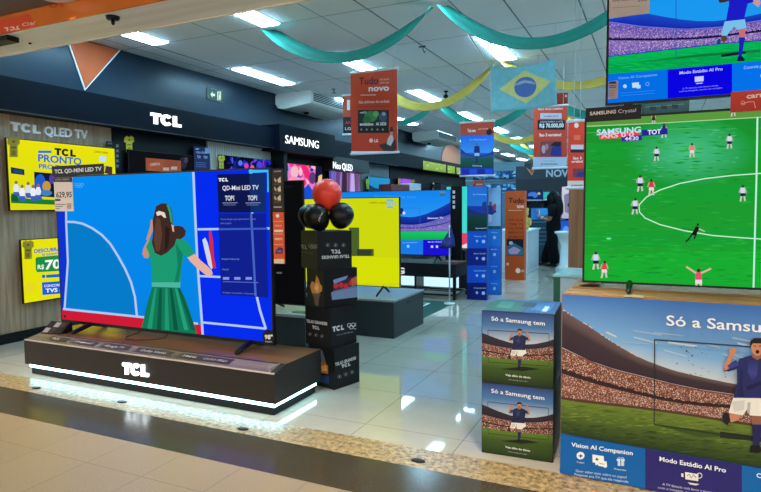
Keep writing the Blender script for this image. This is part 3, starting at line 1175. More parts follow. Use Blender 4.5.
wall_sign('pale raised letters on the wood panel above the upper yellow screen', XW + .02, 'TCL', (9.8, 130.6), (39.6, 134.4), 9.0, mat('wall_letter', (246, 250, 255), .5), True,
          rest=('QLED TV', (43.2, 134.9), (86.8, 138.8)))
wall_sign('bright white three letter sign on the dark fascia left of the exit sign', FAX, 'TCL', (150.2, 123.4), (180.4, 127.6), 11.0, SIGN_W, True)
wall_sign('white lit maker lettering on the fascia left of the orange hanging banners', FAX + .10, 'SAMSUNG', (285.2, 143.0), (318.6, 148.6), 8.6, SIGN_W, bold=.0, depth=.005)
wall_sign('white lit two word sign on the black wall above the lilac screen', FAX + .02, 'Neo QLED', (333, 168.2), (352.4, 171.2), 7.2, SIGN_W, bold=.0, depth=.005)


# the board behind that last sign
struct('trim_13', MB().box(XW, FAX + .02, 9.62, 11.12, 2.0, 2.25), mat('sign_board_black', (17, 18, 22), .4))

# exit sign
def a(pc):
    pc.base((14, 74, 52))
    pc.poly([(210.4, 94.2), (212.6, 91.6), (212.6, 93.4), (215, 93.9), (215, 96.3), (212.6, 95.8), (212.6, 97.8)], (225, 245, 235))
    pc.rect(217.2, 91.6, 221, 100.2, (215, 240, 228))
    pc.rect(218, 92.6, 220.2, 99.8, (20, 84, 60))
    pc.ell(219.1, 94, .6, .7, (225, 245, 235))
    pc.poly([(218.6, 95), (219.8, 95), (220, 97), (219.6, 99.6), (218.6, 99.6)], (225, 245, 235))


card_sign('exit_sign', 'small green exit sign with a white arrow high on the dark left wall', 'exit sign', (XW + .02, 6.75, 2.9), R90,
          ((208, 87.6), (223.2, 91.4), (222.8, 102.4), (207.9, 99)), .02, a, body=mat('sign_white_edge', (215, 232, 225), .4), pmat=LEDSIGN, part=('panel', 'pictogram'))

# orange triangle with white border high on the wall, near the header
q = atX(84, 90, XW + .002)
root = thing('wall_pennant', 'big orange triangle with white edges pointing down, high on the left wall', 'wall decoration', (XW, q.y, q.z), R90)
pc = Pic(root, -9, 9, -9, 9, y=0)
tri = [pc.L(p) for p in ((65.5, 38), (120, 47.5), (84.3, 90.5))]
tri = [(max(-.9, p[0]), min(p[1], H - .005 - q.z)) for p in tri]
MB().prism(tri, -.012, 0, 'y').build('border', WHITE, root)
cx_, cz_ = sum(p[0] for p in tri) / 3, sum(p[1] for p in tri) / 3
tri2 = [(cx_ + (p[0] - cx_) * .94, cz_ + (p[1] - cz_) * .94 + (.02 if i < 2 else 0)) for i, p in enumerate(tri)]
tri2 = [(p[0], min(p[1], H - .006 - q.z)) for p in tri2]
MB().prism(tri2, -.018, -.010, 'y').build('field', mat('pennant_orange', (190, 78, 14), .6, noise=.12, scale=4), root)
# orange arch further along the wall
q = atX(452, 173, XW + .002)
root = thing('wall_arch', 'orange rounded arch painted board high on the far left wall', 'wall decoration', (XW, q.y, 2.5), R90)
MB().prism([(-1.0, 0)] + [(1.0 * math.cos(PI * (1 - i / 14)), .15 + .52 * math.sin(PI * i / 14)) for i in range(15)] + [(1.0, 0)], -.012, 0, 'y').build('board', mat('arch_orange', (196, 112, 74), .6), root)


# green lit panels along the far fascia
def green_panel(label, p):
    q = atX((p[0][0] + p[1][0]) / 2, p[3][1], FAX)

    def art(pc):
        pc.base((146, 182, 48), (108, 150, 30))
        for k in range(14):
            x = random.uniform(p[0][0], p[1][0])
            y = random.uniform(p[0][1], p[3][1] + 4)
            pc.rect(x, y, x + random.uniform(.8, 2), y + random.uniform(.6, 2), random.choice(((196, 214, 90), (92, 126, 30), (170, 206, 70), (120, 140, 60))))
    card_sign('light_panel', label, 'sign', (FAX + .02, q.y, q.z), R90, p, .02, art, pmat=LEDSIGN, group='green lit panels on the far fascia', part=('box', 'face'))


green_panel('long yellow green lit panel on the far fascia, nearest of the row', ((423, 160.6), (446, 164.8), (446, 172.8), (423, 169.4)))
green_panel('yellow green lit panel on the far fascia, middle of the row', ((447.4, 165.2), (455, 166.6), (455, 173.8), (447.4, 172.8)))
green_panel('yellow green lit panel on the far fascia, last before the blue hanging banner', ((456.4, 167.2), (463, 168.6), (463, 175), (456.4, 174)))

# niche behind the big screen: dark television, orange card, blue tag, little spec cards
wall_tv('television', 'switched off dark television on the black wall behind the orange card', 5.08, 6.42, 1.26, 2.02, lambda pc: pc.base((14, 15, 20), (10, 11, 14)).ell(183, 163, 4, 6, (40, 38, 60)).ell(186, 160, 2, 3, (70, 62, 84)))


def a(pc):
    pc.base((216, 88, 42))
    pc.text('OFERTA', (150, 166), (160, 165), 2.6, (245, 200, 170), .02)
    for k in range(3):
        pc.line([(164, 161.5 + 2.2 * k), (177, 162 + 2.2 * k)], .6, (160, 60, 30))
    pc.rect(163, 167.5, 169, 170.4, (240, 190, 160))
    pc.rect(171, 166.5, 177, 169.6, (240, 190, 160))


card_sign('promotion_card', 'orange promotion card standing in front of the switched off television', 'sign', (XS + .012, 5.6, 1.8), R90,
          ((145.5, 160), (180, 158.6), (182, 171.2), (147, 172.5)), .01, a, body=mat('orange_card', (226, 88, 40), .6), y=0)


def a(pc):
    pc.base((30, 36, 92))
    pc.rect(205, 146.5, 210, 153.5, (140, 170, 210))
    pc.rect(195.5, 148.4, 199, 149.6, (170, 190, 220))
    pc.text('QLED', (196.2, 153), (206.5, 153.6), 1.8, (190, 200, 225), .02)
    pc.text('TOP1', (197, 158), (200.6, 158.3), 2.6, (190, 200, 225), .03)
    pc.text('TOP1', (203.5, 158.4), (207.3, 158.7), 2.6, (190, 200, 225), .03)
    for k in range(3):
        pc.line([(196, 162.5 + 2 * k), (206, 163 + 2 * k)], .5, (120, 130, 180))


card_sign('feature_card', 'navy blue feature card at the right edge of the switched off television', 'sign', (XS + .02, 6.3, 1.8), R90,
          ((194, 145.8), (210, 148.4), (210, 171), (194, 171)), .006, a, y=0)


def a(pc):
    pc.base((20, 22, 28))
    for k in range(5):
        pc.rect(116, 144.5 + 5 * k, 118.6, 147.3 + 5 * k, (120, 128, 140))


card_sign('spec_column', 'narrow black card column with grey icons right of the upper yellow screen', 'sign', (XW + .04, 5.0, 1.9), R90,
          ((114.6, 142.4), (120.6, 143.4), (120.6, 170), (114.6, 170)), .01, a, y=0)


def a(pc):
    pc.base((26, 28, 33))
    pc.text('QLED', (107.6, 143.8), (112.2, 144.4), 1.6, (150, 155, 165), .02)


card_sign('model_card', 'small black model card above the upper yellow screen right corner', 'sign', (XS, 4.85, 2.0), R90,
          ((106.4, 140.8), (114, 142), (114, 147.5), (106.4, 146.4)), .006, a, y=0)


# slat wall screen
def a(pc):
    pc.base((10, 10, 24))
    for k in range(46):
        t = random.random()
        x = 228 + 40 * random.random()
        y = 156 + 16 * random.random()
        pc.ell(x, y, random.uniform(.8, 3.5), random.uniform(1, 4), random.choice(((30, 40, 200), (20, 30, 150), (60, 90, 240), (110, 60, 220), (40, 60, 230), (16, 20, 90))), 9)
    for x, y, c in ((246, 166, (220, 60, 160)), (252, 168, (240, 90, 120)), (240, 163, (80, 120, 250)), (259, 164, (90, 60, 220))):
        pc.ell(x, y, 2.2, 2.8, c, 9)


wall_tv('television', 'blue and violet swirl screen on the pale slat wall panel', 6.70, 8.00, 1.30, 2.075, a)


# pink screen
def a(pc):
    pc.base((236, 120, 196))
    pal = ((250, 150, 200), (240, 60, 150), (60, 50, 170), (130, 60, 190), (250, 190, 210), (30, 90, 220), (230, 50, 110), (200, 130, 240), (250, 120, 90))
    for k in range(90):
        pc.ell(random.uniform(281, 322), random.uniform(160, 210), random.uniform(1, 4.5), random.uniform(1, 4.5), random.choice(pal), 9)
    pc.poly([(282, 166), (287, 163), (288, 170), (284, 176)], (70, 60, 150))
    pc.ell(294, 172, 4, 6, (238, 190, 200))
    pc.poly([(287, 180), (292, 176), (300, 178), (303, 186), (288, 186)], (250, 150, 190))
    pc.poly([(300, 166), (304, 163), (312, 176), (310, 184), (303, 174)], (238, 40, 120))
    pc.ell(312, 178, 3.6, 6, (90, 60, 120))
    pc.poly([(302, 190), (308, 184), (313, 192), (314, 204), (304, 204)], (20, 80, 214))
    pc.poly([(315, 164), (322, 164), (322, 215), (314, 215)], (26, 22, 60))
    pc.poly([(318, 176), (322, 174), (322, 190), (317, 186)], (240, 200, 120))


wall_tv('television', 'bright pink and blue portrait screen behind the red balloon', 8.22, 9.55, 1.28, 2.06, a)


def a(pc):
    pc.base((110, 90, 170))
    pal = ((140, 110, 200), (90, 70, 140), (170, 140, 220), (60, 50, 90), (120, 80, 110), (100, 110, 210))
    for k in range(60):
        x = random.uniform(329, 362)
        pc.poly([(x, 170), (x + random.uniform(1, 3), 170), (x + random.uniform(0, 3), 200), (x - 1, 200)], random.choice(pal))
    pc.poly([(342, 172), (346, 172), (347, 200), (341, 200)], (56, 44, 60))
    pc.poly([(351, 174), (354, 174), (355, 200), (350, 200)], (190, 170, 240))


wall_tv('television', 'lilac and violet striped screen below the two word lit sign', 9.82, 11.10, 1.25, 2.0, a)


def a(pc):
    pc.base((40, 150, 205), (30, 110, 190))
    pc.poly([(368, 190), (368, 184), (375, 188), (380, 189), (386, 187), (392, 181), (392, 195), (368, 195)], (28, 60, 90))
    pc.poly([(379, 184.5), (380.5, 184.5), (381, 189), (378.8, 189)], (20, 30, 120))


wall_tv('television', 'light blue screen on the grey wall panel', 11.5, 12.68, 1.25, 1.955, a)
shirt('paper_shirt', 'small yellow green tag beside the light blue wall screen', XS + .02, (365.8, 178.5, 369.6, 189), col=(170, 190, 40))
wall_tv('television', 'violet glowing screen on the far dark wall beyond the grey panel', 13.15, 14.25, 1.3, 1.98,
        lambda pc: pc.base((110, 60, 230), (60, 40, 160)).ell(406, 181, 5, 2.5, (170, 80, 250)).rect(397, 176.5, 400.5, 192, (150, 140, 80)).rect(411, 178, 415, 192, (120, 130, 70)))
wall_tv('television', 'dark screen with white oval glow on the far dark wall', 15.6, 17.0, 1.3, 1.95,
        lambda pc: pc.base((20, 22, 30)).ring(429, 186, 5.5, 4.5, 1.0, (200, 205, 190)).ell(429, 185, 3.4, 2.6, (30, 30, 44)))


# boxes on the shelf above the blue television
sh = thing('wall_shelf', 'dark low shelf unit along the far left wall, behind the football screen', 'shelf', (-5.28, 13.0, 0))
MB().box(-.22, .22, -1.6, 3.2, 0, 1.30).build('body', SATIN, sh, .005)
for k in range(4):
    MB().box(.22, .232, -1.55 + 1.18 * k, -.42 + 1.18 * k, .1, 1.22).build('door', mat('shelf_door', (30, 32, 38), .35), sh)
    MB().box(.232, .246, -.62 + 1.18 * k, -.60 + 1.18 * k, .6, .85).build('handle', STEEL, [c for c in sh.children if c.name.startswith('door')][-1])


def carton(name, label, p0, p1, X, zb, dep, col, group=None, txt=None):
    a_, c_ = atX(*p0, X), atX(*p1, X)
    root = thing(name, label, 'box', (X, a_.y, zb), 0, group)
    hh = max(.06, a_.z - zb)
    MB().box(-dep, 0, 0, c_.y - a_.y, 0, hh).build('carton', mat('carton_%d_%d' % (col[0], col[1]), col, .6), root, .004)
    MB().box(.0, .002, .05, c_.y - a_.y - .05, hh * .3, hh * .7).build('label', mat('carton_label_%d' % col[0], tuple(int(min(255, k * 1.35 + 15)) for k in col), .5), root)


carton('product_box', 'dark red box on the far wall shelf left of a white box', (391, 184), (409.5, 184.5), -5.12, 1.3, .25, (110, 40, 36))
carton('product_box', 'white box on the far wall shelf right of a dark red box', (410.5, 183), (421, 184), -5.12, 1.3, .25, (188, 196, 206))
carton('product_box', 'black box on the far wall shelf beside the white oval screen', (441, 184), (452, 185), -5.12, 1.3, .22, (34, 36, 44))


# air conditioners under the ceiling
def aircon(label, y0, x1):
    root = thing('air_conditioner', label, 'air conditioner', (x1, y0, H), 0, 'ceiling air conditioners')
    prof = [(-.70, -.035), (-.70, -.17), (-.66, -.235), (-.52, -.25), (-.03, -.20), (0, -.18), (0, -.02), (-.03, 0), (-.66, 0)]
    wht = mat('aircon_white', (236, 238, 234), .45)
    MB().prism(prof, 0, 1.55, 'y').build('casing', wht, root, .008)
    g = MB()
    for k in range(5):
        g.box(.0, .004, .06, 1.5, -.052 - .028 * k, -.034 - .028 * k)
    g.build('grille', mat('grille_dark', (40, 44, 50), .5), root)
    l = MB()
    l.add([(-.50, .08, -.254), (-.50, 1.47, -.254), (-.10, 1.47, -.2125), (-.10, .08, -.2125), (-.50, .08, -.246), (-.50, 1.47, -.246), (-.10, 1.47, -.205), (-.10, .08, -.205)],
          [(0, 1, 2, 3), (4, 7, 6, 5), (0, 4, 5, 1), (2, 6, 7, 3), (1, 5, 6, 2), (0, 3, 7, 4)])
    l.build('louvre', mat('louvre_grey', (206, 212, 214), .45), root)
    MB().box(-.47, -.40, .5, .56, -.285, -.245).build('drain', BLACK, root)


aircon('white ceiling air conditioner over the lit maker lettering', 8.22, -5.07)
aircon('white ceiling air conditioner over the green lit panels, further back', 14.1, -5.0)


# ================================================================== CARTON TOWER AND BALLOONS
DK = mat('carton_black', (17, 18, 20), .5, spec=.25)


def rings(pc, x, y, r, c, dx=0):
    for i in range(3):
        pc.ring(x + i * r * 2.1, y + dx * i, r, r, r * .3, c, 12)
    for i in range(2):
        pc.ring(x + r * 1.05 + i * r * 2.1, y + r * .95, r, r, r * .3, c, 12)


def badge3(pc, x0, y0, x1, y1, s, c):
    for i in range(3):
        t = i / 2
        x, y = x0 + (x1 - x0) * t, y0 + (y1 - y0) * t
        pc.ring(x, y, s, s * .9, s * .25, (100, 100, 105), 10)
        pc.poly([(x - s * .5, y + s * .5), (x - s * .1, y - s * .6), (x + s * .4, y - s * .2), (x + s * .1, y + s * .6)], c)


def tower_box(label, corner, rot, sx, sy, z0, z1, front, left):
    """corner: nearest vertical edge on plan; rot turns the right-hand face"""
    root = thing('display_box', label, 'box', (corner[0], corner[1], z0), rot, 'black promotional boxes of the stack')
    hh = z1 - z0
    MB().box(0, sx, 0, sy, 0, hh).build('carton', DK, root, .003)
    pc = Pic(root, .004, sx - .004, .004, hh - .004)
    front(pc)
    pc.build('front_print', PRINT, root)
    pc = Pic(root, -sy + .004, -.004, .004, hh - .004, face='left')
    left(pc)
    pc.build('side_print', PRINT, root)
    return root


WH = (214, 216, 220)
GR = (150, 152, 156)


def f1(pc):
    pc.base((26, 27, 30))
    pc.text('TELAS GRANDES', (335, 366.2), (356, 359.2), 3.2, WH, .03)
    pc.tcl((341.5, 368.3), (350.5, 365.4), 3.4, WH)
    badge3(pc, 339.5, 376.5, 352, 372, 2.0, GR)


def l1(pc):
    pc.base((26, 27, 30))
    pc.poly([(312, 350), (322, 350), (326, 362), (322, 366), (312, 362)], (100, 120, 150))
    pc.poly([(318, 364), (324, 361), (328, 366), (328, 374), (318, 372)], (214, 120, 40))
    pc.poly([(321, 366), (326, 365), (327, 371), (322, 371)], (246, 190, 120))
    pc.poly([(312, 374), (329, 376), (329, 384), (312, 380)], (40, 64, 110))


def f2(pc):
    pc.base((26, 27, 30))
    pc.tcl((332.4, 332), (344, 329.6), 5.2, WH)
    rings(pc, 349.2, 325.3, 1.9, WH, -.45)
    pc.text('Parceiro Oficial Mundial', (336.8, 335.8), (353, 332.2), 1.4, GR, .01)


def l2(pc):
    pc.base((26, 27, 30))
    pc.text('TELAS GRANDES', (306.3, 322.2), (327.2, 325.4), 3, WH, .03)
    pc.tcl((312.2, 328.6), (319.5, 329.9), 3.2, WH)
    badge3(pc, 310, 334, 322, 336, 1.7, GR)


def f3(pc):
    pc.base((24, 25, 28))
    pc.poly([(332, 292), (352, 277), (357, 287), (358, 296), (334, 298)], (90, 120, 170))
    pc.poly([(332.5, 284), (357, 275), (357.6, 285), (333, 291)], (70, 40, 60))
    for x, y in ((336, 286), (341, 285), (346, 286), (351, 283)):
        pc.ell(x, y, 2.5, 2.8, (206, 52, 60), 9)
    pc.poly([(333, 280), (348, 275.5), (346, 279), (334, 284)], (120, 150, 200))
    pc.poly([(351, 279), (357, 276), (357.6, 284), (352, 286)], (206, 100, 60))
    pc.poly([(331, 292.5), (358, 287), (358, 297), (332, 300)], (120, 140, 180))


def l3(pc):
    pc.base((24, 25, 28))
    pc.poly([(310, 286), (312, 281), (315, 283), (316.5, 275), (319, 280), (320, 284), (322, 286), (322, 291), (318, 294), (312, 293)], (222, 150, 70))
    pc.poly([(314, 288), (317, 282), (319, 288), (317, 292)], (246, 200, 130))
    pc.poly([(311.5, 293), (321, 294), (319, 298), (318.5, 306), (315, 306), (314, 298)], (110, 96, 86))


def f4(pc):
    pc.base((28, 29, 32))
    badge3(pc, 327.8, 245, 343.5, 245, 2.0, GR)
    pc.tcl((340.6, 249.6), (331, 249.6), -3.8, WH)
    pc.text('TELAS GRANDES', (349.5, 254.8), (321.6, 256), -3.0, WH, .03)


def l4(pc):
    pc.base((28, 29, 32))
    pc.tcl((299.8, 248.2), (307, 249.2), 3.8, GR)
    rings(pc, 310.3, 245.8, 1.5, GR, .2)
    pc.text('Parceiro Oficial', (302, 252.3), (313, 254.5), 1.3, (110, 112, 116), 0)


def corner_at(px, py, z, d):
    p = ray(px, py)
    t = d / math.hypot(p.x, p.y)
    return (p.x * t, p.y * t)


BX = .285
tower_box('bottom black promotional box of the stack beside the glowing pedestal', (-2.07, 3.60), math.radians(74), .265, .27, 0, .30, f1, l1)
tower_box('second black promotional box from the floor, with white maker letters and rings', corner_at(331, 330, 0, 4.17), math.radians(75), .27, .27, .30, .59, f2, l2)
tower_box('third black promotional box from the floor, with a flame on its side', corner_at(324.5, 290, 0, 4.19), math.radians(60), .28, .27, .59, .87, f3, l3)
tower_box('top black promotional box, printed upside down, under the balloons', corner_at(318, 250, 0, 4.17), math.radians(59), .28, .27, .87, 1.145, f4, l4)


def balloon(label, px, py, dY, rx, m, tie_dir=(0, 0, -1), group=None, art=None):
    p = atY(px, py, dY)
    root = thing('balloon', label, 'balloon', p, 0, group)
    prof = []
    n = 22
    for i in range(n + 1):
        th = PI * i / n
        z = math.cos(th)
        rr = math.sin(th)
        zz = z if z > 0 else z * 1.18
        rr = rr if z > 0 else rr * (1 - .10 * (-z))
        prof.append((max(.0006, rr * rx), zz * rx))
    b = MB().lathe(prof, n=28)
    prof2 = [(.004, -1.24 * rx), (.010, -1.22 * rx), (.004, -1.16 * rx)]
    d = Vector(tie_dir).normalized()
    q = Vector((0, 0, -1)).rotation_difference(d).to_matrix()
    b.v = [tuple(q @ Vector(v)) for v in b.v]
    b.build('skin', m, root)
    k = MB().lathe(prof2, n=10)
    k.v = [tuple(q @ Vector(v)) for v in k.v]
    k.build('knot', m, root)
    if art:
        pc = Pic(root, -9, 9, -9, 9, y=0)
        art(pc)
        # wrap the print on to the balloon skin
        for i, (u, _, v) in enumerate(pc.V):
            rr = max(0, (rx * 1.006) ** 2 - u * u - v * v)
            pc.V[i] = (u, -math.sqrt(rr) - .0004, v)
        pc.build('print', PRINT, root)
    return root


RED = mat('red_latex', (250, 66, 46), .35, noise=.05)
BLK = mat('black_latex', (14, 15, 17), .38, spec=.35)
balloon('round black balloon at the back left on the top box', 309, 215.5, 3.92, .088, BLK, (.3, -.2, -1), 'black balloons on the box stack')
balloon('black balloon with white letters, in front on the top box', 316.5, 216.5, 3.70, .095, BLK, (.5, .3, -1), 'black balloons on the box stack',
        lambda pc: pc.tcl((323.5, 223), (326, 213.5), 3.2, (214, 205, 190)))
balloon('black balloon on the right of the top box', 341.5, 215, 3.80, .093, BLK, (-.4, .3, -1), 'black balloons on the box stack')
balloon('red balloon resting on the black balloons', 327, 193.8, 3.80, .111, RED, (.1, 0, -1), None,
        lambda pc: pc.text('TCL', (314, 198.5), (322.5, 197), 2.4, (226, 120, 110), .03))


# ================================================================== MIDDLE OF THE STORE
# tall black television between the tower and the big screen
wt = thing('side_stand', 'dark low cabinet with a pale top right behind the big screen', 'display stand', (-3.0, 4.55, 0))
MB().box(-.95, .08, 0, .5, 0, .29).build('body', mat('stand_grey', (48, 56, 60), .45), wt, .004)
MB().box(-.96, .09, -.01, .51, .29, .315).build('top', mat('stand_top', (150, 158, 160), .35), wt, .002)
p = atY(303, 180, 4.7)
tv('television', 'large switched off black television between the spec strip and the balloons', (p.x - 1.05, 4.7, .315), 0, 2.1, p.z - .315 - .06, lambda pc: pc.base((9, 9, 11)).line([(281, 186.5), (292, 186.8)], .5, (40, 42, 46)).rect(276.5, 272, 282, 273.6, (90, 92, 95)),
   feet=(.70,), foot_h=.06)
gs = thing('green_sample', 'small green and white sample lying on the pale top behind the big screen', 'display sample', (-2.99, 4.62, .315))
MB().prism([(-.10, -.03), (.02, -.05), (.09, 0), (.02, .04), (-.08, .03)], 0, .02, 'z').build('green_leaf', mat('leaf_green', (74, 122, 62), .6), gs)
MB().box(-.12, .10, -.07, -.055, 0, .012).build('white_edge', WHITE, gs)


# yellow television on grey plinth
def a(pc):
    pc.base((204, 216, 8), (206, 212, 14))
    pc.poly([(349, 227.5), (359.2, 227.5), (359.2, 249), (373.8, 249), (373.8, 256), (349, 256)], (72, 96, 40))
    pc.poly([(357, 249), (372, 249), (371, 256), (357, 256)], (46, 62, 46))
    pc.poly([(349, 256.5), (400, 257), (400, 283), (349, 283)], (212, 222, 4))
    pc.text('COMPRE E GANHE', (369, 203.6), (386.5, 203.6), 1.8, (130, 126, 20), .01)
    pc.text('NOVO', (386, 205.2), (396.5, 205.2), 3.2, (120, 170, 200), .02)
    pc.rect(386.5, 199.3, 393.5, 201.6, (120, 180, 214))
    pc.rect(387, 206, 393, 208, (120, 180, 214))
    pc.line([(300, 256.6), (399, 257.2)], .4, (214, 204, 10))


p0, p1 = atY(399.6, 197, 5.55), atY(399, 288, 5.55)
pl = thing('display_plinth', 'grey square plinth under the yellow television', 'display stand', (-2.33, 5.25, 0))
MB().box(-1.95, 0, 0, .82, 0, .365).build('body', mat('plinth_grey', (36, 46, 48), .5), pl, .003)
MB().box(-1.96, .008, -.008, .828, .365, .385).build('top', mat('plinth_top', (142, 148, 150), .35), pl, .002)
MB().box(.0, .004, .35, .43, .30, .33).build('lock', BLACK, pl)
ytv = tv('television', 'yellow screen with dark green bars on the grey plinth behind the balloons', (p0.x - .815, 5.55, .385), 0, 1.63, p0.z - p1.z, a, feet=(-.6, .62), foot_h=p1.z - .385)
sb = thing('soundbar', 'slim dark soundbar lying on the grey plinth in front of the yellow screen', 'soundbar', (-3.1, 5.40, .385))
MB().box(-.42, .25, -.04, .04, .012, .058).build('body', mat('soundbar_dark', (38, 44, 52), .4), sb, .01)
MB().box(-.36, -.30, -.03, .03, 0, .012).box(.14, .2, -.03, .03, 0, .012).build('foot', BLACK, sb)
# blue football television on black table
BY = 7.92


def stadium_small(pc):
    pc.base((10, 130, 238), (60, 170, 245))
    top = [(340, 214), (398, 216), (412, 217.5), (425, 214.5), (440, 208), (450, 202.5), (455, 199.5)]
    bot = [(340, 222), (398, 224), (415, 225), (430, 222), (450, 214.4), (455, 212)]
    pc.band(top, bot, (20, 60, 170), (14, 24, 130), 20)
    cb = [(340, 248), (398, 231.5), (420, 231), (449, 231), (455, 230.6)]
    pc.band(bot, cb, (90, 96, 190), (130, 110, 180))
    pc.crowd(bot, cb, 420, ((190, 160, 200), (120, 110, 190), (220, 190, 210), (80, 70, 160), (150, 120, 170)), .7)
    pc.line([(398, 228), (420, 228), (440, 224.5), (450, 221.5)], .9, (40, 44, 140))
    pc.line([(398, 231.5), (420, 231), (449, 231)], .8, (60, 70, 190))
    pc.poly([(340, 232), (398, 231.6), (450, 231.2), (455, 231), (455, 240.4), (340, 241)], [(20, 190, 100), (20, 196, 100), (30, 206, 110), (30, 206, 110), (20, 170, 80), (20, 160, 80)])
    pc.rect(340, 240.2, 423, 262, (24, 120, 232))
    pc.rect(423, 239.6, 460, 262, (26, 14, 210))
    pc.ell(401.4, 211, 2.2, 3.2, (20, 40, 150))
    pc.ell(404, 213, 1.4, 1.6, (220, 220, 240))
    pc.line([(403, 208), (420, 208), (420, 225)], .4, (20, 110, 200))
    pc.text('So a Samsung tem', (374, 197.5), (416, 198.2), 2.6, (60, 160, 235), .01)
    pc.text('Samsung TV', (427.5, 219), (443.5, 218.6), 1.8, (225, 225, 245), .02)
    pc.text('Vision AI Companion', (402, 243.2), (418, 242.8), 1.3, (140, 195, 250), .01)
    pc.text('Modo Estadio', (428, 242.6), (444, 242.2), 1.3, (190, 200, 250), .01)
    pc.rect(407, 245, 409.4, 247.6, (150, 205, 250))
    for x in (431, 436, 442):
        pc.rect(x, 245.4, x + 2.2, 247.8, (190, 200, 250))
    pc.rect(440, 191, 445, 192.4, (150, 110, 60))
    pc.rect(440, 194, 445, 196, (60, 110, 60))


p0, p1 = atY(451, 189.6, BY), atY(449.5, 256, BY)
tf = atZ(455.5, 300.4)
tb_r, tb_l = tf.x, tf.x - 2.6
tz = atY(440, 264, tf.y).z
tb = thing('display_table', 'black metal table with a glowing white band below its top, under the football screen', 'table', ((tb_r + tb_l) / 2, tf.y, 0))
w2 = (tb_r - tb_l) / 2
MB().box(-w2, w2, 0, .62, .31, tz).build('top_box', SATIN, tb, .004)
for sx in (-1, 1):
    for y in (0, .58):
        MB().box(sx * w2 - (.04 if sx > 0 else 0), sx * w2 + (0 if sx > 0 else .04), y, y + .04, 0, .31).build('leg', BLACK, tb)
MB().box(-w2, w2, .02, .05, .05, .075).box(-w2, w2, .57, .6, .05, .075).box(w2 - .04, w2 - .01, .04, .6, .05, .075).box(w2 - .62, w2 - .59, .02, .6, .05, .31).box(-w2, w2, .02, .05, .115, .13).build('rail', BLACK, tb)
MB().box(-w2 + .06, w2 - .06, .32, .34, .13, .30).build('light_panel', glow('table_glow', (196, 236, 248), 1.0), tb)
letters('maker_letters', tb, tb, 'SAMSUNG', (353, 275.4), (404.6, 273.6), 6.0, glow('dim_white', (205, 210, 212), .9), .008, bold=.035)
tvw = 1.95
tv('television', 'football stadium screen with blue captions on the black metal table', (p0.x - tvw / 2, BY, tz), 0, tvw, p0.z - p1.z, stadium_small, feet=(-.75, .78), foot_h=p1.z - tz, eps=.0002)


def a(pc):
    pc.base((13, 14, 18))
    for k in range(4):
        pc.rect(452.6, 190.5 + 5 * k, 455, 193.6 + 5 * k, (206, 210, 218))


card_sign('spec_column', 'tall black panel with a column of white icons right of the football screen', 'sign', (atY(456, 250, BY + .02).x, BY + .02, tz), 0,
          ((451.4, 186.5), (462, 186), (461, 259.0), (450.6, 261.5)), .03, a, y=0)
p = atY(464, 262, 9.0)
tq = thing('television', 'narrow turquoise and red edge of a screen left of the blue totem', 'television', (p.x - .4, 9.0, 0))
b = MB().box(.10, .47, 0, .05, .62, 1.62)
b.build('bezel', BEZEL, tq)
pc = Pic(tq, .11, .46, .63, 1.61)
pc.base((60, 214, 204), (70, 220, 205))
pc.poly([(455, 233), (468, 233), (468, 250), (455, 250)], (222, 66, 96))
pc.poly([(460, 246), (468, 243), (468, 252), (460, 252)], (235, 220, 224))
pc.build('screen', SCREEN, tq)
MB().box(.12, .45, -.1, .3, 0, .6).build('stand', SATIN, tq)
MB().box(.2, .36, .0, .06, .6, .63).build('foot', BLACK, tq)
o = MB().box(-.09, .12, -.08, .06, 0, .012).build('red_mat', mat('red_felt', (150, 60, 74), .8), None, 0, (tb_r - .14, BY + .06, tz))
tag(o, 'small dull red mat lying at the right end of the black metal table', 'mat')

# green pitch mat, corner flag
gm = thing('pitch_mat', 'dark green mat with white pitch lines in front of the black metal table', 'mat', (-3.1, 6.92, 0))
MB().box(-1.2, .66, -.82, .62, 0, .004).build('turf', mat('turf_green', (26, 74, 62), .85, noise=.2, scale=60), gm)
MB().box(-1.1, .38, .40, .43, .004, .0055).box(.35, .38, -.72, .40, .004, .0055).box(-1.1, .35, -.72, -.69, .004, .0055).build('line', WHITE, gm)
fp = atZ(449.6, 304.0)
cf = thing('corner_flag', 'white corner flag post with a drooping navy flag beside the black metal table', 'flag', fp)
MB().lathe([(.075, .004), (.075, .014), (.02, .022)], n=20).build('base', WHITE, cf)
MB().tube([(0, 0, .02), (0, 0, 1.06)], .0095, 10).build('post', mat('post_white', (206, 216, 222), .4), cf)
fl = MB()
rows = []
for j in range(6):
    t = j / 5
    x1 = -.16 * (1 - t) * 1 - .01 * t
    rows.append([(-.17 * (j / 5) + .02, .02 * math.sin(j), .88 - .30 * j / 5 * .95), (.03 + .05 * j / 5, -.02 * math.cos(j), .88 - .27 * j / 5)])
V = []
for r_ in rows:
    V += [r_[0], (r_[1][0] * .5 + r_[0][0] * .5, r_[0][1] - .02, r_[0][2] * .5 + r_[1][2] * .5 - .02), r_[1]]
F = []
for j in range(5):
    for k in range(2):
        F.append((j * 3 + k, j * 3 + k + 1, j * 3 + 4 + k, j * 3 + 3 + k))
fl.add(V, F, True)
fl.v = [(v[0], v[1], v[2] + .16) for v in fl.v]
fo = fl.build('flag_cloth', mat('flag_navy', (26, 36, 120), .7), cf)
sm = fo.modifiers.new('thickness', 'SOLIDIFY')
sm.thickness = .004


# ---------------------------------------------------------------- totems
def totem(name, label, px_floor, w, d, h, rot, front, side, side_pic='left'):
    p = atZ(*px_floor)
    root = thing(name, label, 'totem', (p.x, p.y, 0), rot)
    MB().box(-w, 0, 0, d, 0, h).build('body', mat('totem_core', (60, 70, 100), .6), root)
    pc = Pic(root, -w, 0, 0.005, h, eps=.0002)
    front(pc)
    pc.build('front_print', PRINT, root)
    return root


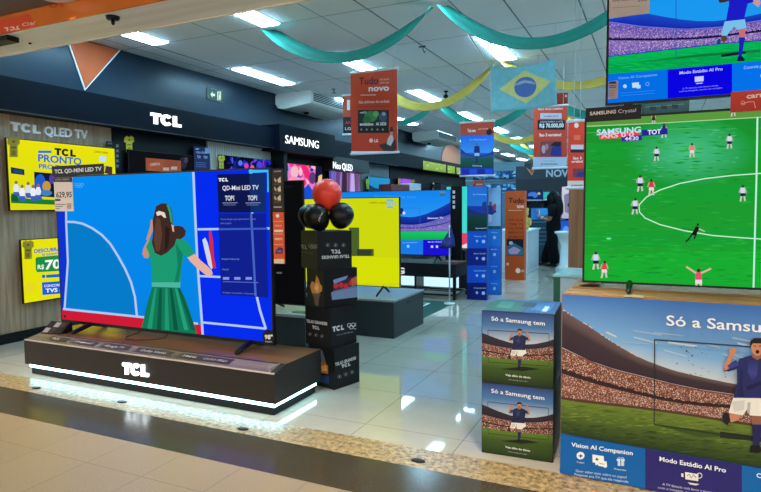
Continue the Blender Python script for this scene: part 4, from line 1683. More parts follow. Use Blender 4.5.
def blue_front(pc):
    pc.base((24, 60, 170))
    pc.poly([(460, 186), (500, 186), (500, 206), (460, 206)], [(34, 110, 206), (34, 110, 206), (40, 130, 214), (40, 130, 214)])
    pc.poly([(460, 204), (470, 209), (480, 213), (492, 214), (492, 220), (460, 220)], (36, 50, 110))
    pc.poly([(460, 215), (492, 216), (492, 232), (460, 232)], [(18, 70, 60), (18, 70, 60), (14, 44, 40), (14, 44, 40)])
    pc.text('So a Samsung', (473, 195), (486.5, 195), 1.6, (190, 215, 245), .01)
    pc.poly([(482, 203), (486, 201), (487.5, 214), (483, 212)], (40, 60, 130))
    for k, c in enumerate(((20, 90, 206), (18, 34, 130), (22, 84, 206), (16, 26, 110))):
        pc.rect(460, 231 + 17.2 * k, 500, 248.4 + 17.2 * k, c)
        pc.text(('Vision AI', 'Modo Estadio', 'Controle', 'Conexao')[k], (474, 237 + 17.2 * k), (486, 236.9 + 17.2 * k), 1.4, (190, 210, 245), .01)
        pc.ell(477, 241 + 17.2 * k, 1.2, 1.4, (180, 205, 245), 9)
        pc.ell(483.5, 241.5 + 17.2 * k, 1.8, 1.8, (190, 210, 250), 9)
    pc.text('Samsung', (475.5, 229), (487, 228.6), 1.5, (210, 225, 225), .02)


pa, pb = atZ(467, 299.4), atZ(487.2, 299.6)
bt = thing('promotion_totem', 'tall blue two sided football totem behind the corner flag', 'totem', (pa.x, pa.y, 0), math.radians(2))
tw = (pb - pa).length
th_ = atY(475, 186.6, pa.y).z
MB().box(0, tw, 0, .3 * tw, 0, th_).build('body', mat('totem_blue', (30, 60, 140), .6), bt)
pc = Pic(bt, 0.001, tw - .001, .004, th_ - .002, eps=.0002)
blue_front(pc)
pc.build('front_print', PRINT, bt)
# right-hand neighbour, set back, with a player and lighter captions
pa2, pb2 = atZ(487.5, 294.8), atZ(499, 293.8)
bt2 = thing('promotion_totem', 'slim light blue football totem just right of the wide blue totem', 'totem', (pa2.x - .03, pa2.y + .05, 0), math.radians(4))
tw2 = (pb2 - pa2).length
th2 = atY(492, 187.6, pa2.y).z
MB().box(0, tw2, 0, .12, 0, th2).build('body', mat('totem_blue', (30, 60, 140), .6), bt2)
pc = Pic(bt2, 0.001, tw2 - .001, .004, th2 - .002, eps=.0002)
pc.base((150, 180, 214))
pc.poly([(486, 186), (501, 186), (501, 204), (486, 204)], [(120, 168, 216), (120, 168, 216), (160, 190, 220), (160, 190, 220)])
pc.ell(490.5, 203.4, 1.6, 2, (150, 100, 90))
pc.poly([(486.6, 206), (490, 205), (495, 206.5), (496.5, 212), (492, 215), (487, 214)], (46, 60, 140))
pc.poly([(492, 206), (495.5, 203), (496.6, 208), (494, 211)], (170, 80, 90))
pc.poly([(487, 214), (492, 215), (491.5, 222), (487, 222)], (214, 214, 224))
pc.rect(486, 226, 501, 229, (30, 90, 90))
for k, c in enumerate(((40, 130, 226), (40, 110, 220), (30, 110, 225), (34, 120, 230))):
    pc.rect(486, 229 + 17 * k, 501, 246 + 17 * k, c)
    pc.text(('Vision', 'Modo', 'Controle', 'Conexao')[k], (491, 233 + 17 * k), (497.5, 233 + 17 * k), 1.3, (200, 220, 250), .01)
    pc.ell(494.5, 237.5 + 17 * k, 1.5, 1.7, (190, 215, 250), 9)
pc.build('front_print', PRINT, bt2)

# orange totem
pa, pb = atZ(504.8, 279.6), atZ(524.4, 279.8)
ot = thing('promotion_totem', 'tall orange totem with black and white heading right of the blue totems', 'totem', (pa.x, pa.y, 0), math.radians(1))
tw = (pb - pa).length
th_ = atY(515, 191, pa.y).z
MB().box(0, tw, 0, .5 * tw, 0, th_).build('body', mat('totem_orange', (206, 92, 44), .6), ot)
pc = Pic(ot, .001, tw - .001, .004, th_ - .002, eps=.0003)
pc.base((206, 88, 40), (200, 80, 32))
pc.text('Tudo', (508.6, 202.6), (524, 203), 5, (30, 24, 30), .03)
pc.text('novo', (517, 208), (524, 208), 4, (240, 232, 226), .03)
pc.line([(508.5, 210.4), (522, 210.4)], .5, (245, 200, 170))
for k, s in enumerate(('NA SUA', 'TEM TV', 'LG COM', 'MENOS', 'JUROS', 'NAO PARA')):
    pc.text(s, (508.6, 221 + 4.2 * k), (523.5, 221.2 + 4.2 * k), 2.4, (150, 40, 24), .02)
pc.rect(506.8, 239, 523.4, 255.4, (26, 24, 40))
pc.poly([(507, 246), (514, 243), (523, 248), (523, 255), (507, 255)], (60, 110, 130))
pc.poly([(508, 250), (514, 246.5), (521, 250), (517, 254), (510, 254)], (190, 150, 190))
pc.ell(511, 243, 2.2, 1.8, (200, 190, 200), 9)
pc.ell(507.8, 264, 1.4, 1.6, (240, 200, 180), 9)
pc.ell(518, 270.6, 2.4, 2.6, (244, 222, 206))
pc.text('LG', (521, 272), (524.2, 272), 2.4, (250, 225, 210), .02)
pc.build('front_print', PRINT, ot)


# ================================================================== BACK OF THE STORE
YB = 15.0
pa, pb = atZ(527, 273.5), atZ(534.8, 270)
wc = thing('counter', 'plain white counter block behind the orange totem', 'counter', (pa.x, pa.y, 0))
MB().box(-.55, .02, 0, 1.1, 0, .80).build('body', mat('counter_white', (196, 208, 216), .4), wc, .004)
MB().box(-.57, .05, -.02, 1.12, .80, .83).build('top', mat('counter_top', (222, 228, 232), .35), wc, .002)
pt = thing('plush_toy', 'yellow plush toy sitting on the white counter behind the orange totem', 'plush toy', (pa.x - .1, pa.y + .2, .83))
ym = mat('plush_yellow', (206, 176, 96), .9, noise=.2, scale=50)
MB().ball((0, 0, .13), .11, .10, .14).build('torso', ym, pt)
MB().ball((0, -.01, .31), .085).ball((-.06, 0, .39), .03).ball((.06, 0, .39), .03).build('head', ym, pt)
for sx in (-1, 1):
    MB().ball((sx * .11, -.04, .15), .04, .04, .08).build('arm', ym, pt)
    MB().ball((sx * .07, -.11, .04), .045, .08, .045).build('foot', ym, pt)

# dark sign wall with the word cut by the hanging banner
a_, b_ = atY(516, 166.5, YB), atY(600, 191, YB)
sw = thing('sign_fascia', 'dark grey sign wall with big white capital letters at the back of the store', 'sign', ((a_.x + b_.x) / 2, YB, 0))
hw2 = (b_.x - a_.x) / 2
SZ0, SZ1 = b_.z, a_.z
MB().box(-hw2, hw2, 0, .25, SZ0, SZ1).build('fascia', mat('slate_fascia', (44, 54, 64), .5), sw)
MB().box(-hw2, hw2, -.01, .0, SZ0, SZ0 + .5 * (SZ1 - SZ0)).build('lower_strip', mat('slate_strip', (30, 38, 48), .5), sw)
MB().box(-hw2, -hw2 + .12, 0, .25, 0, SZ0).box(hw2 - .12, hw2, 0, .25, 0, SZ0).build('post', mat('slate_fascia', (44, 54, 64), .5), sw)
pc = Pic(sw, -hw2, hw2, SZ0 + .01, SZ1 - .005, y=-.012, eps=.001)
pc.text('NOVIDADES', (546, 176.6), (604, 176.6), 7.2, (176, 192, 204), .03)
pc.build('lettering', PRINT, sw)
pc = Pic(sw, -hw2, hw2, SZ0 + .01, SZ1 - .005, y=-.012, eps=.001)
pc.poly([(526, 167.4), (530, 170), (535.4, 167), (532, 175.6)], (206, 160, 130))
pc.poly([(528.4, 169.6), (534.4, 167.8), (532, 174.4)], (190, 92, 50))
pc.build('emblem', PRINT, sw)

# wall of small televisions
a_, b_ = atY(472, 164, YB + .8), atY(521.5, 191, YB + .8)
dw = thing('display_rack', 'dark display rack holding two rows of small blue screens at the back', 'display rack', ((a_.x + b_.x) / 2, YB + .85, 0))
hw2 = (b_.x - a_.x) / 2
MB().box(-hw2 - .2, hw2 + .02, 0, .2, 0, 2.45).build('panel', mat('wall_dark_panel', (104, 136, 152), .5), dw)
for zz in (1.96, 1.62):
    MB().box(-hw2 - .2, hw2 + .02, -.015, 0, zz, zz + .035).build('shelf', mat('pale_shelf', (170, 205, 215), .45), dw)


def small_art(i):
    def art(pc):
        pc.px = False
        w, h = pc.u1, pc.v1
        c1 = ((30, 96, 150), (24, 84, 140), (40, 110, 160), (30, 70, 150))[i % 4]
        pc.base(c1, (20, 60, 110))
        for k in range(9):
            x, y = random.uniform(-w, w), random.uniform(.02, h)
            pc.ell(x, y, .03 + .05 * random.random(), .02 + .04 * random.random(), random.choice(((70, 150, 206), (30, 80, 140), (60, 130, 190), (110, 180, 216), (36, 90, 160))), 8)
        pc.rect(-w * .4, h * .3, w * .3, h * .42, (120, 190, 225))
    return art


DIRW = ['leftmost', 'second', 'third', 'fourth', 'rightmost']
tvs = 0
for row, (zb, lab) in enumerate(((2.0, 'upper'), (1.66, 'lower'))):
    for k in range(5):
        px = 477.5 + 9.3 * k
        q = atY(px, 175, YB + .8)
        tv('television', '%s small blue screen in the %s row of the back display rack' % (DIRW[k], lab), (q.x, YB + .80, zb), 0, .246, .215, small_art(k + row * 2), bez=.008, depth=.02, 
           group='small screens on the back display rack', eps=.001)
rb = thing('promotion_card', 'small red card with white writing on the back display rack above the blue totem', 'sign', (atY(479, 189, 14.6).x, 14.6, 0))
pc = Pic(rb, -9, 9, -9, 9)
q0, q1 = pc.L((474, 187)), pc.L((483.8, 180))
MB().box(q0[0], q1[0], 0, .02, q0[1], q1[1]).build('card', mat('card_red', (190, 74, 52), .6), rb)
MB().box((q0[0] + q1[0]) / 2 - .015, (q0[0] + q1[0]) / 2 + .015, .02, .05, 0, q1[1]).box(q0[0], q1[0], -.08, .12, 0, .015).build('stand', BLACK, rb)
pc = Pic(rb, q0[0], q1[0], q0[1], q1[1], eps=.001)
pc.text('novo', (476.5, 185), (482.5, 185), 2, (244, 230, 225), .02)
pc.build('lettering', PRINT, rb)

# screens and standees around the person
def back_tv(label, l, t, r_, b2, Y, art, stand=True):
    p0, p1 = atY(l, b2, Y), atY(r_, t, Y)
    w, h = p1.x - p0.x, p1.z - p0.z
    root = tv('television', label, ((p0.x + p1.x) / 2, Y, 0), 0, w, h, lambda pc: None, foot_h=0)
    for ch in list(root.children):
        me = ch.data
        bpy.data.objects.remove(ch)
    b = MB().box(-w / 2, w / 2, 0, .05, p0.z, p1.z)
    b.build('bezel', BEZEL, root)
    pc = Pic(root, -w / 2 + .012, w / 2 - .012, p0.z + .012, p1.z - .012, y=-.002, eps=.001)
    art(pc)
    pc.build('screen', SCREEN, root)
    MB().box(-w * .4, w * .4, .06, .4, 0, max(.1, p0.z - .04)).box(-.05, .05, .05, .1, max(.06, p0.z - .05), p0.z + .1).build('stand', SATIN, root)
    return root


back_tv('small screen with a dark blue picture behind the top of the orange totem', 526.5, 190, 543, 201.5, 13.9,
        lambda pc: pc.base((24, 50, 120), (16, 40, 100)).ell(533, 195, 5, 3, (60, 120, 210)).ell(531, 198, 3, 2, (20, 30, 70)).ell(539, 193.5, 1.4, 1.2, (190, 190, 90)).rect(527, 199.5, 543, 201, (110, 140, 180)))
back_tv('bright lilac and white screen right of the head of the person in black', 561, 186, 575, 219, 14.6,
        lambda pc: pc.base((206, 206, 228), (170, 176, 206)).poly([(564, 195), (571, 192), (572, 215), (565, 212)], (120, 124, 160)).ell(569, 205, 1.5, 2, (30, 30, 50)).rect(573, 186, 576, 200, (200, 110, 150)))
back_tv('deep blue screen behind the back of the person in black', 560, 220, 574, 236, 13.9,
        lambda pc: pc.base((30, 80, 200), (40, 110, 220)).ell(566, 230, 3, 4, (90, 150, 240)))
# standee
pa, pb = atZ(530.6, 262.5), atZ(552, 262.5)
st = thing('standee', 'dark slate standee with a blue top picture behind the person in black', 'sign', (pa.x, pa.y, 0))
sw_ = (pb - pa).length
sh_ = atY(540, 208, pa.y).z
MB().box(0, sw_, 0, .05, .02, sh_).build('panel', mat('standee_slate', (44, 60, 74), .6), st)
MB().box(0, sw_, -.12, .15, 0, .02).build('base', mat('standee_base', (150, 160, 165), .5), st)
pc = Pic(st, 0.005, sw_ - .005, .04, sh_ - .005, eps=.001)
pc.base((40, 66, 84))
pc.poly([(530, 207), (553, 207), (553, 219.5), (530, 219.5)], [(60, 130, 210), (40, 90, 190), (20, 40, 110), (60, 140, 220)])
pc.poly([(536, 209), (546, 208), (551, 213), (540, 217)], (60, 160, 225))
pc.line([(532, 222), (552, 222)], .6, (120, 150, 165))
for k in range(5):
    pc.line([(534, 228 + 4 * k), (546 + (k % 2) * 3, 228 + 4 * k)], .8, (100, 124, 138))
pc.build('front_print', PRINT, st)
# shelving lines between the totem and the person
sf = thing('shelf_rack', 'black shelf rack with two white edged shelves behind the standee', 'shelf', (atY(534, 210, 14.45).x, 14.45, 0))
MB().box(-.55, .5, 0, .4, 0, .06).box(-.55, -.51, 0, .4, 0, 1.45).box(.46, .5, 0, .4, 0, 1.45).box(-.51, .46, .36, .4, .06, 1.45).build('rack', SATIN, sf)
MB().box(-.51, .46, -.01, .36, 1.14, 1.19).box(-.51, .46, -.01, .36, 1.40, 1.44).build('shelf', WHITE, sf)
bs = thing('bright_display', 'tall glowing turquoise and green strip display behind the person in black', 'light display', (atY(549, 240, 15.6).x, 15.6, 0))
MB().box(-.22, .22, 0, .06, 0, 1.8).build('housing', SATIN, bs)
pc = Pic(bs, -.21, .21, .02, 1.79, eps=.001)
pc.base((40, 190, 190), (30, 110, 200))
pc.rect(545, 205, 552, 211, (225, 215, 220))
pc.rect(545, 226, 553, 236, (90, 210, 110))
pc.rect(545, 236, 553, 248, (40, 120, 225))
pc.build('face', LEDSIGN, bs)
gl = thing('white_pedestal', 'shiny white pedestal on the right behind the person in black', 'display stand', (atZ(569, 268).x + .1, atZ(569, 268).y - .5, 0))
MB().lathe([(.30, 0), (.30, .05), (.22, .12), (.2, .5), (.28, .72), (.32, .74), (.32, .78)], n=24).build('body', mat('gloss_white', (214, 226, 230), .12), gl)
o = MB().lathe([(.06, 0), (.06, .004)], n=14).build('floor_plate', BLACK, None, 0, tuple(atZ(549, 276.5)))
tag(o, 'small dark round plate on the tiles in front of the feet of the person', 'floor plate')


# ---------------------------------------------------------------- the person in black
def skinned(name, chains, m, parent, sub=1, root_i=0):
    """chains: list of [(x,y,z,r),...]; a chain starting with an int branches from that vertex"""
    V, E_, R_ = [], [], []
    for ch in chains:
        prev = None
        for it in ch:
            if isinstance(it, int):
                prev = it
                continue
            V.append(it[:3])
            R_.append(it[3] if len(it) == 4 else it[3:5])
            if prev is not None:
                E_.append((prev, len(V) - 1))
            prev = len(V) - 1
    me = bpy.data.meshes.new(name)
    me.from_pydata(V, E_, [])
    o = link(name, me, parent)
    sk = o.modifiers.new('skin', 'SKIN')
    sk.use_smooth_shade = True
    for i, d in enumerate(me.skin_vertices[0].data):
        r_ = R_[i]
        d.radius = (r_, r_) if not isinstance(r_, tuple) else r_
        d.use_root = (i == root_i)
    ss = o.modifiers.new('subdivision', 'SUBSURF')
    ss.levels = ss.render_levels = sub
    me.materials.append(m)
    return o


pp = atZ(553, 266.3)
per = thing('person', 'person in black with long dark hair looking down at the hands, standing at the back', 'person', (pp.x, pp.y, 0), math.radians(-100))
# local: facing -y, x to the person's left... built 1.58 m tall
SKIN = mat('skin_tone', (150, 104, 84), .55)
CLOTH = mat('black_cloth', (13, 14, 18), .85, spec=.1)
HAIR = mat('dark_hair', (13, 11, 11), .6, spec=.15)
ch = [[(0, 0, .86, .13), (0, .01, .96, .115), (0, .01, 1.08, .112), (0, .015, 1.20, .125), (0, .02, 1.29, .095), (0, .005, 1.345, .048), (0, -.02, 1.40, .05)],
      [3, (.13, .02, 1.27, .058), (.185, .03, 1.23, .05), (.205, .02, 1.08, .042), (.20, -.02, .985, .036), (.16, -.12, 1.0, .031), (.10, -.22, 1.04, .025)],
      [3, (-.13, .02, 1.27, .058), (-.185, .03, 1.23, .05), (-.205, .02, 1.08, .042), (-.20, -.02, .985, .036), (-.14, -.12, 1.02, .031), (-.06, -.23, 1.06, .025)],
      [0, (.085, 0, .80, .105), (.095, .02, .45, .075), (.10, .08, .12, .055), (.10, .08, .05, .04)],
      [0, (-.085, 0, .80, .105), (-.095, -.11, .45, .075), (-.10, -.20, .12, .055), (-.10, -.20, .05, .04)]]
body = skinned('body', ch, SKIN, per, 2)
# head: skull, jaw, nose, ears, tilted down
hd = MB()
hd.ball((0, -.035, 1.475), .072, .088, .10, 20, 14).ball((0, -.06, 1.425), .05, .058, .055).ball((0, -.124, 1.455), .012, .016, .02, 10, 8)
hd.ball((.072, -.03, 1.465), .012, .02, .028, 10, 8).ball((-.072, -.03, 1.465), .012, .02, .028, 10, 8)
hd.build('head', SKIN, per)
MB().ball((.028, -.112, 1.483), .012, .008, .008, 10, 8).ball((-.028, -.112, 1.483), .012, .008, .008, 10, 8).build('eye', mat('eye_dark', (30, 24, 22), .3), per)
MB().ball((0, -.115, 1.415), .022, .008, .007, 10, 8).build('mouth', mat('lip', (130, 70, 66), .5), per)
hair = MB().ball((0, -.012, 1.505), .092, .095, .092, 20, 14)
hair.tube([(0, .03, 1.50), (0, .075, 1.40), (0, .105, 1.27), (0, .12, 1.14), (0, .115, 1.05)], [.085, .098, .10, .085, .04], 14)
hair.tube([(.075, -.01, 1.49), (.095, -.01, 1.38), (.10, 0, 1.25), (.09, .02, 1.14)], [.035, .04, .04, .02], 10)
hair.tube([(-.075, -.01, 1.49), (-.095, -.01, 1.38), (-.10, 0, 1.25), (-.09, .02, 1.14)], [.035, .04, .04, .02], 10)
hair.tube([(.06, -.06, 1.53), (.085, -.085, 1.47), (.085, -.08, 1.38), (.08, -.06, 1.28)], [.03, .036, .036, .02], 10)
hair.tube([(-.06, -.06, 1.53), (-.085, -.085, 1.47), (-.085, -.08, 1.38), (-.08, -.06, 1.28)], [.03, .036, .036, .02], 10)
hair.build('hair', HAIR, per)
sh_ch = [[(0, 0, .80, .172), (0, 0, .90, .160), (0, .01, .97, .135), (0, .01, 1.08, .130), (0, .015, 1.20, .142), (0, .02, 1.285, .11), (0, .01, 1.32, .065)],
         [4, (.13, .02, 1.27, .075), (.19, .03, 1.22, .066), (.207, .022, 1.04, .062)],
         [4, (-.13, .02, 1.27, .075), (-.19, .03, 1.22, .066), (-.207, .022, 1.04, .062)]]
skinned('shirt', sh_ch, CLOTH, per, 2)
tr = [[(0, 0, 1.03, .142), (0, 0, .92, .156), (0, 0, .84, .152)],
      [2, (.09, 0, .74, .118), (.10, .02, .45, .112), (.105, .07, .16, .122), (.105, .07, .05, .124)],
      [2, (-.09, 0, .74, .118), (-.10, -.11, .45, .112), (-.105, -.19, .16, .122), (-.105, -.19, .05, .124)]]
skinned('trousers', tr, CLOTH, per, 2)
for sx, y in ((1, .05), (-1, -.24)):
    s_ = MB().ball((sx * .105, y - .07, .035), .048, .15, .038, 16, 10)
    s_.v = [(a_[0], a_[1], max(0.0, a_[2])) for a_ in s_.v]
    s_.build('shoe', BLACK, per)
for sx, wx, wy, wz in ((1, .10, -.22, 1.04), (-1, -.06, -.23, 1.06)):
    pal = [[(wx, wy, wz, .022), (wx - sx * .02, wy - .04, wz + .01, (.030, .016)), (wx - sx * .03, wy - .07, wz + .02, (.030, .014))]]
    for f_ in range(4):
        ln = (.030, .036, .034, .026)[f_]
        ox = (f_ - 1.5) * .015
        pal.append([2, (wx - sx * .03 + ox, wy - .085, wz + .026, .0085), (wx - sx * .03 + ox, wy - .085 - ln * .6, wz + .04, .008), (wx - sx * .03 + ox - sx * .006, wy - .085 - ln * .8, wz + .055, .007)])
    pal.append([1, (wx - sx * .048, wy - .05, wz + .03, .0095), (wx - sx * .056, wy - .075, wz + .048, .0085)])
    skinned('hand', pal, SKIN, per, 1)
wt_ = MB().tube([(.112, -.19, 1.028), (.106, -.208, 1.036)], .031, 14)
wt_.build('wristband', WHITE, per)
ph = thing('mobile_phone', 'dark mobile phone held by the person in black', 'phone', (pp.x, pp.y, 0), math.radians(-100))
MB().box(-.05, .03, -.325, -.317, 1.085, 1.20).build('case', BLACK, ph, .002)
MB().box(-.045, .025, -.3168, -.3162, 1.09, 1.195).build('screen', glow('phone_glow', (150, 180, 200), .7), ph)


# ================================================================== HANGING BANNERS, FLAG, RIBBONS
def banner(label, Y, quad, art, rail=True, group='hanging promotional banners', cx=True, bm=None, name='hanging_banner'):
    """quad: tl,tr,br,bl surveyed"""
    q = atY((quad[0][0] + quad[1][0]) / 2, (quad[2][1] + quad[3][1]) / 2, Y)
    root = thing(name, label, 'banner', (q.x, Y, q.z), 0, group)
    pc = Pic(root, -9, 9, -9, 9)
    L = [pc.L(p) for p in quad]
    u0, u1, v0, v1 = (L[0][0] + L[3][0]) / 2, (L[1][0] + L[2][0]) / 2, (L[2][1] + L[3][1]) / 2, (L[0][1] + L[1][1]) / 2
    MB().box(u0, u1, 0, .006, v0, v1).build('sheet', bm or mat('banner_back', (200, 200, 205), .6), root)
    pc = Pic(root, u0, u1, v0, v1, y=-.001, eps=.0003)
    art(pc)
    pc.build('print', PRINT, root)
    if rail:
        for vv in (v0, v1):
            MB().tube([(u0 - .015, .003, vv), (u1 + .015, .003, vv)], .015, 8).build('rail', mat('rail_white', (210, 214, 220), .4), root)
    top = H - q.z
    if top - v1 > .01:
        for uu in (u0 + .05, u1 - .05):
            MB().tube([(uu, .003, v1), (uu, .003, top)], .003, 6).build('string', STRING, root)
    return root


def lg_art(pc):
    pc.base((214, 76, 40), (188, 58, 38))
    pc.poly([(350, 72), (375, 71), (365, 100), (350, 110)], [(232, 100, 56), (222, 84, 46), (204, 70, 42), (210, 74, 42)])
    pc.text('Tudo', (359, 84.5), (378.2, 83.8), 7.2, (42, 36, 62), .02)
    pc.text('de bom', (380, 80.4), (389, 80), 2.2, (230, 200, 190), .01)
    pc.text('para voce', (380, 83.6), (389, 83.2), 2.0, (230, 200, 190), .01)
    pc.text('novo', (368.6, 91.2), (389.2, 90.4), 6.0, (238, 232, 236), .035)
    pc.line([(360.5, 95.2), (376, 94.9)], .7, (240, 215, 205))
    pc.text('Alta definicao de verdade', (358.5, 103.5), (389.5, 102.5), 2.8, (236, 206, 196), .02)
    pc.line([(357, 107), (389, 106)], .5, (150, 44, 30))
    pc.rect(358, 110, 389, 133, (18, 22, 26))
    pc.poly([(358.8, 111), (388, 110.4), (388, 126), (358.8, 127)], (28, 44, 50))
    pc.ell(371, 116.5, 6.5, 5.5, (52, 132, 70))
    pc.ell(367, 120, 4, 4, (34, 104, 56))
    pc.ell(376, 114, 3, 3, (96, 170, 100))
    pc.ell(383, 117, 4, 5, (60, 84, 110))
    pc.ell(384, 114, 2, 2, (140, 160, 190))
    pc.text('webOS', (360, 113.5), (366.5, 113.3), 1.8, (220, 225, 225), .02)
    pc.text('evolution', (360, 125.6), (373.5, 125.4), 3.0, (235, 238, 238), .03)
    pc.text('AI 2025', (376, 125.4), (386.5, 125.2), 3.0, (225, 230, 232), .03)
    for k in range(5):
        pc.ell(361.5 + 5.4 * k, 129.6, 1.1, 1.1, (120, 130, 130), 9)
    pc.ell(371.4, 140.6, 2.0, 2.1, (248, 226, 214))
    pc.ring(371.4, 140.6, 1.4, 1.4, .35, (206, 70, 50), 10)
    pc.text('LG', (374.6, 142.3), (378.4, 142.2), 3.0, (250, 228, 216), .03)
    # seated figure with a hat, low right
    pc.poly([(379, 145), (386, 143), (388, 139), (392, 138), (396, 140), (396.5, 148), (394, 152), (384, 151)], (60, 42, 46))
    pc.poly([(388, 139), (390.6, 135), (393, 135.4), (394, 140), (391, 146), (387, 144)], (196, 186, 186))
    pc.ell(391.8, 133.2, 1.5, 1.9, (190, 140, 116))
    pc.poly([(389, 132), (394.6, 131.6), (393.6, 130.6), (392.8, 126.8), (390.6, 127), (390, 131)], (44, 34, 40))
    pc.rect(340, 151.3, 400, 154, (228, 226, 230))


banner('orange banner with a green screen picture and heading Tudo novo, largest of the hanging banners', 6.4, ((351, 71.4), (397.6, 70), (397.2, 152.5), (351, 153.8)), lg_art)


def a(pc):
    pc.base((176, 70, 44), (150, 52, 38))
    pc.rect(347, 100, 350, 110, (214, 200, 196))
    pc.rect(343, 117, 353, 134, (28, 26, 30))
    pc.text('AR', (345, 124), (351, 124), 3, (180, 60, 44), .02)
    pc.text('LG', (345, 130), (351, 130), 3, (180, 180, 180), .02)


banner('dark orange narrow banner half hidden behind the largest orange banner', 7.9, ((343, 95), (355, 94.6), (355, 134.5), (343, 134)), a)


def blue_art(pc):
    pc.base((26, 104, 214), (24, 70, 180))
    pc.rect(455, 118, 500, 135, (186, 70, 48))
    pc.text('Tudo novo', (467.5, 132.2), (475.6, 132), 3.4, (240, 228, 226), .03)
    pc.text('para a torcida', (478.5, 129.6), (488, 129.2), 1.6, (236, 200, 190), .01)
    pc.poly([(486.5, 130.5), (490, 128.5), (493, 132), (490, 135.5), (486.5, 134)], (40, 30, 44))
    pc.poly([(460, 135), (495, 135), (495, 153), (460, 153)], [(24, 100, 214), (24, 100, 214), (70, 150, 224), (70, 150, 224)])
    pc.text('So a Samsung tem', (469.5, 140.4), (487, 140.2), 1.8, (150, 195, 240), .01)
    pc.poly([(460, 148), (466, 153), (477, 156.5), (488, 154), (495, 149.5), (495, 158), (460, 158)], (24, 60, 140))
    pc.band([(460, 153), (477, 158), (495, 154)], [(460, 158), (477, 160), (495, 158)], (60, 80, 130))
    pc.poly([(460, 157.6), (495, 157.6), (495, 171), (460, 171)], [(24, 90, 80), (24, 90, 80), (16, 56, 56), (16, 56, 56)])
    pc.poly([(474.5, 146), (479.5, 146), (480, 153), (474, 153)], (16, 40, 120))
    pc.ell(477, 144.2, 1.2, 1.4, (130, 90, 80))
    pc.rect(474.6, 153, 479.4, 156, (190, 205, 225))
    pc.rect(476, 156, 477.6, 163, (20, 40, 100))
    pc.text('Samsung', (472.5, 166.4), (482, 166.4), 1.6, (200, 220, 220), .01)
    pc.rect(455, 168.2, 500, 175.4, (24, 60, 196))
    for k in range(4):
        pc.rect(462 + 8 * k, 169, 468.6 + 8 * k, 174.6, (30, 84, 214) if k % 2 else (34, 40, 150))


banner('blue football banner with a red top, hanging left of the flag bottom', 8.2, ((460.6, 122.5), (494, 121), (493.8, 175), (460.2, 176.3)), blue_art)


def org_art(pc, x0, w, y0=106.5, h=61):
    def X(t):
        return x0 + w * t

    def Yy(t):
        return y0 + h * t
    pc.base((206, 74, 52), (186, 62, 48))
    pc.text('AQUI VOCE COMPRA', (X(.12), Yy(.06)), (X(.88), Yy(.05)), 2, (240, 206, 196), .02)
    pc.rect(X(.2), Yy(.11), X(.84), Yy(.2), (186, 190, 206))
    pc.text('SAMSUNG', (X(.3), Yy(.175)), (X(.75), Yy(.17)), 1.8, (90, 96, 120), .02)
    pc.rect(X(.12), Yy(.22), X(.94), Yy(.38), (28, 26, 34))
    pc.text('R$ 70.000,00', (X(.18), Yy(.345)), (X(.9), Yy(.34)), 4, (224, 226, 230), .03)
    pc.text('CONCORRA A ATE', (X(.2), Yy(.265)), (X(.88), Yy(.26)), 1.6, (200, 204, 210), .01)
    pc.text('Sao 3 sorteios!', (X(.17), Yy(.49)), (X(.83), Yy(.485)), 3, (240, 222, 216), .03)
    pc.rect(X(.2), Yy(.57), X(.84), Yy(.82), (120, 66, 74))
    pc.poly([(X(.5), Yy(.8)), (X(.55), Yy(.68)), (X(.68), Yy(.62)), (X(.83), Yy(.68)), (X(.84), Yy(.82))], (40, 48, 130))
    pc.poly([(X(.5), Yy(.64)), (X(.62), Yy(.58)), (X(.82), Yy(.58)), (X(.82), Yy(.66))], (30, 26, 40))
    pc.ell(X(.3), Yy(.7), w * .06, h * .07, (190, 150, 160))
    pc.ell(X(.4), Yy(.66), w * .05, h * .05, (170, 120, 130))
    pc.rect(x0 - 3, Yy(.83), x0 + w + 3, Yy(1.05), (176, 190, 214))
    pc.text('Consulte o regulamento', (X(.3), Yy(.9)), (X(.66), Yy(.9)), 1.3, (120, 130, 150), .01)
    pc.text('promocao', (X(.22), Yy(.96)), (X(.72), Yy(.955)), 2.4, (90, 100, 124), .02)


banner('red banner with a prize amount on a black strip, right below the flag', 7.6, ((533.6, 106.8), (567.2, 105.6), (566.8, 167), (533.4, 168.6)), lambda pc: org_art(pc, 533.6, 33.4))


def a(pc):
    pc.base((196, 70, 48), (180, 60, 44))
    pc.ell(566, 96, 1.2, 1.4, (236, 210, 200))


banner('plain red banner partly hidden between the flag and the prize banner', 8.6, ((556, 92), (567.8, 92), (567.6, 140), (556, 140)), a)


def a(pc):
    pc.base((226, 70, 50), (214, 62, 48))
    pc.ell(576.4, 125.4, 2.3, 2.6, (246, 214, 204))
    pc.rect(573.8, 135, 580.4, 140, (236, 110, 84))
    pc.rect(571, 144.8, 583.5, 149.4, (206, 206, 222))
    pc.rect(570.6, 149.4, 584, 152.6, (48, 30, 50))
    pc.text('Sao 3', (573, 159.4), (581.6, 159.2), 2.6, (246, 226, 220), .03)
    pc.text('sorteios!', (571.6, 162.6), (582.8, 162.4), 2.4, (246, 226, 220), .03)
    pc.rect(573, 168.6, 584, 177, (120, 60, 80))
    pc.poly([(575, 177), (579, 172), (584, 172), (584, 177)], (50, 50, 130))
    pc.rect(560, 180.8, 590, 189, (230, 214, 204))
    pc.text('promocao', (571.4, 186.4), (583, 186), 2.4, (80, 60, 60), .02)


banner('bright red narrow banner at the left edge of the green football television', 5.6, ((568, 121.4), (585.6, 120.4), (585.4, 187.2), (567.8, 188.4)), a, cx=False)


# Brazilian flag
def a(pc):
    pass


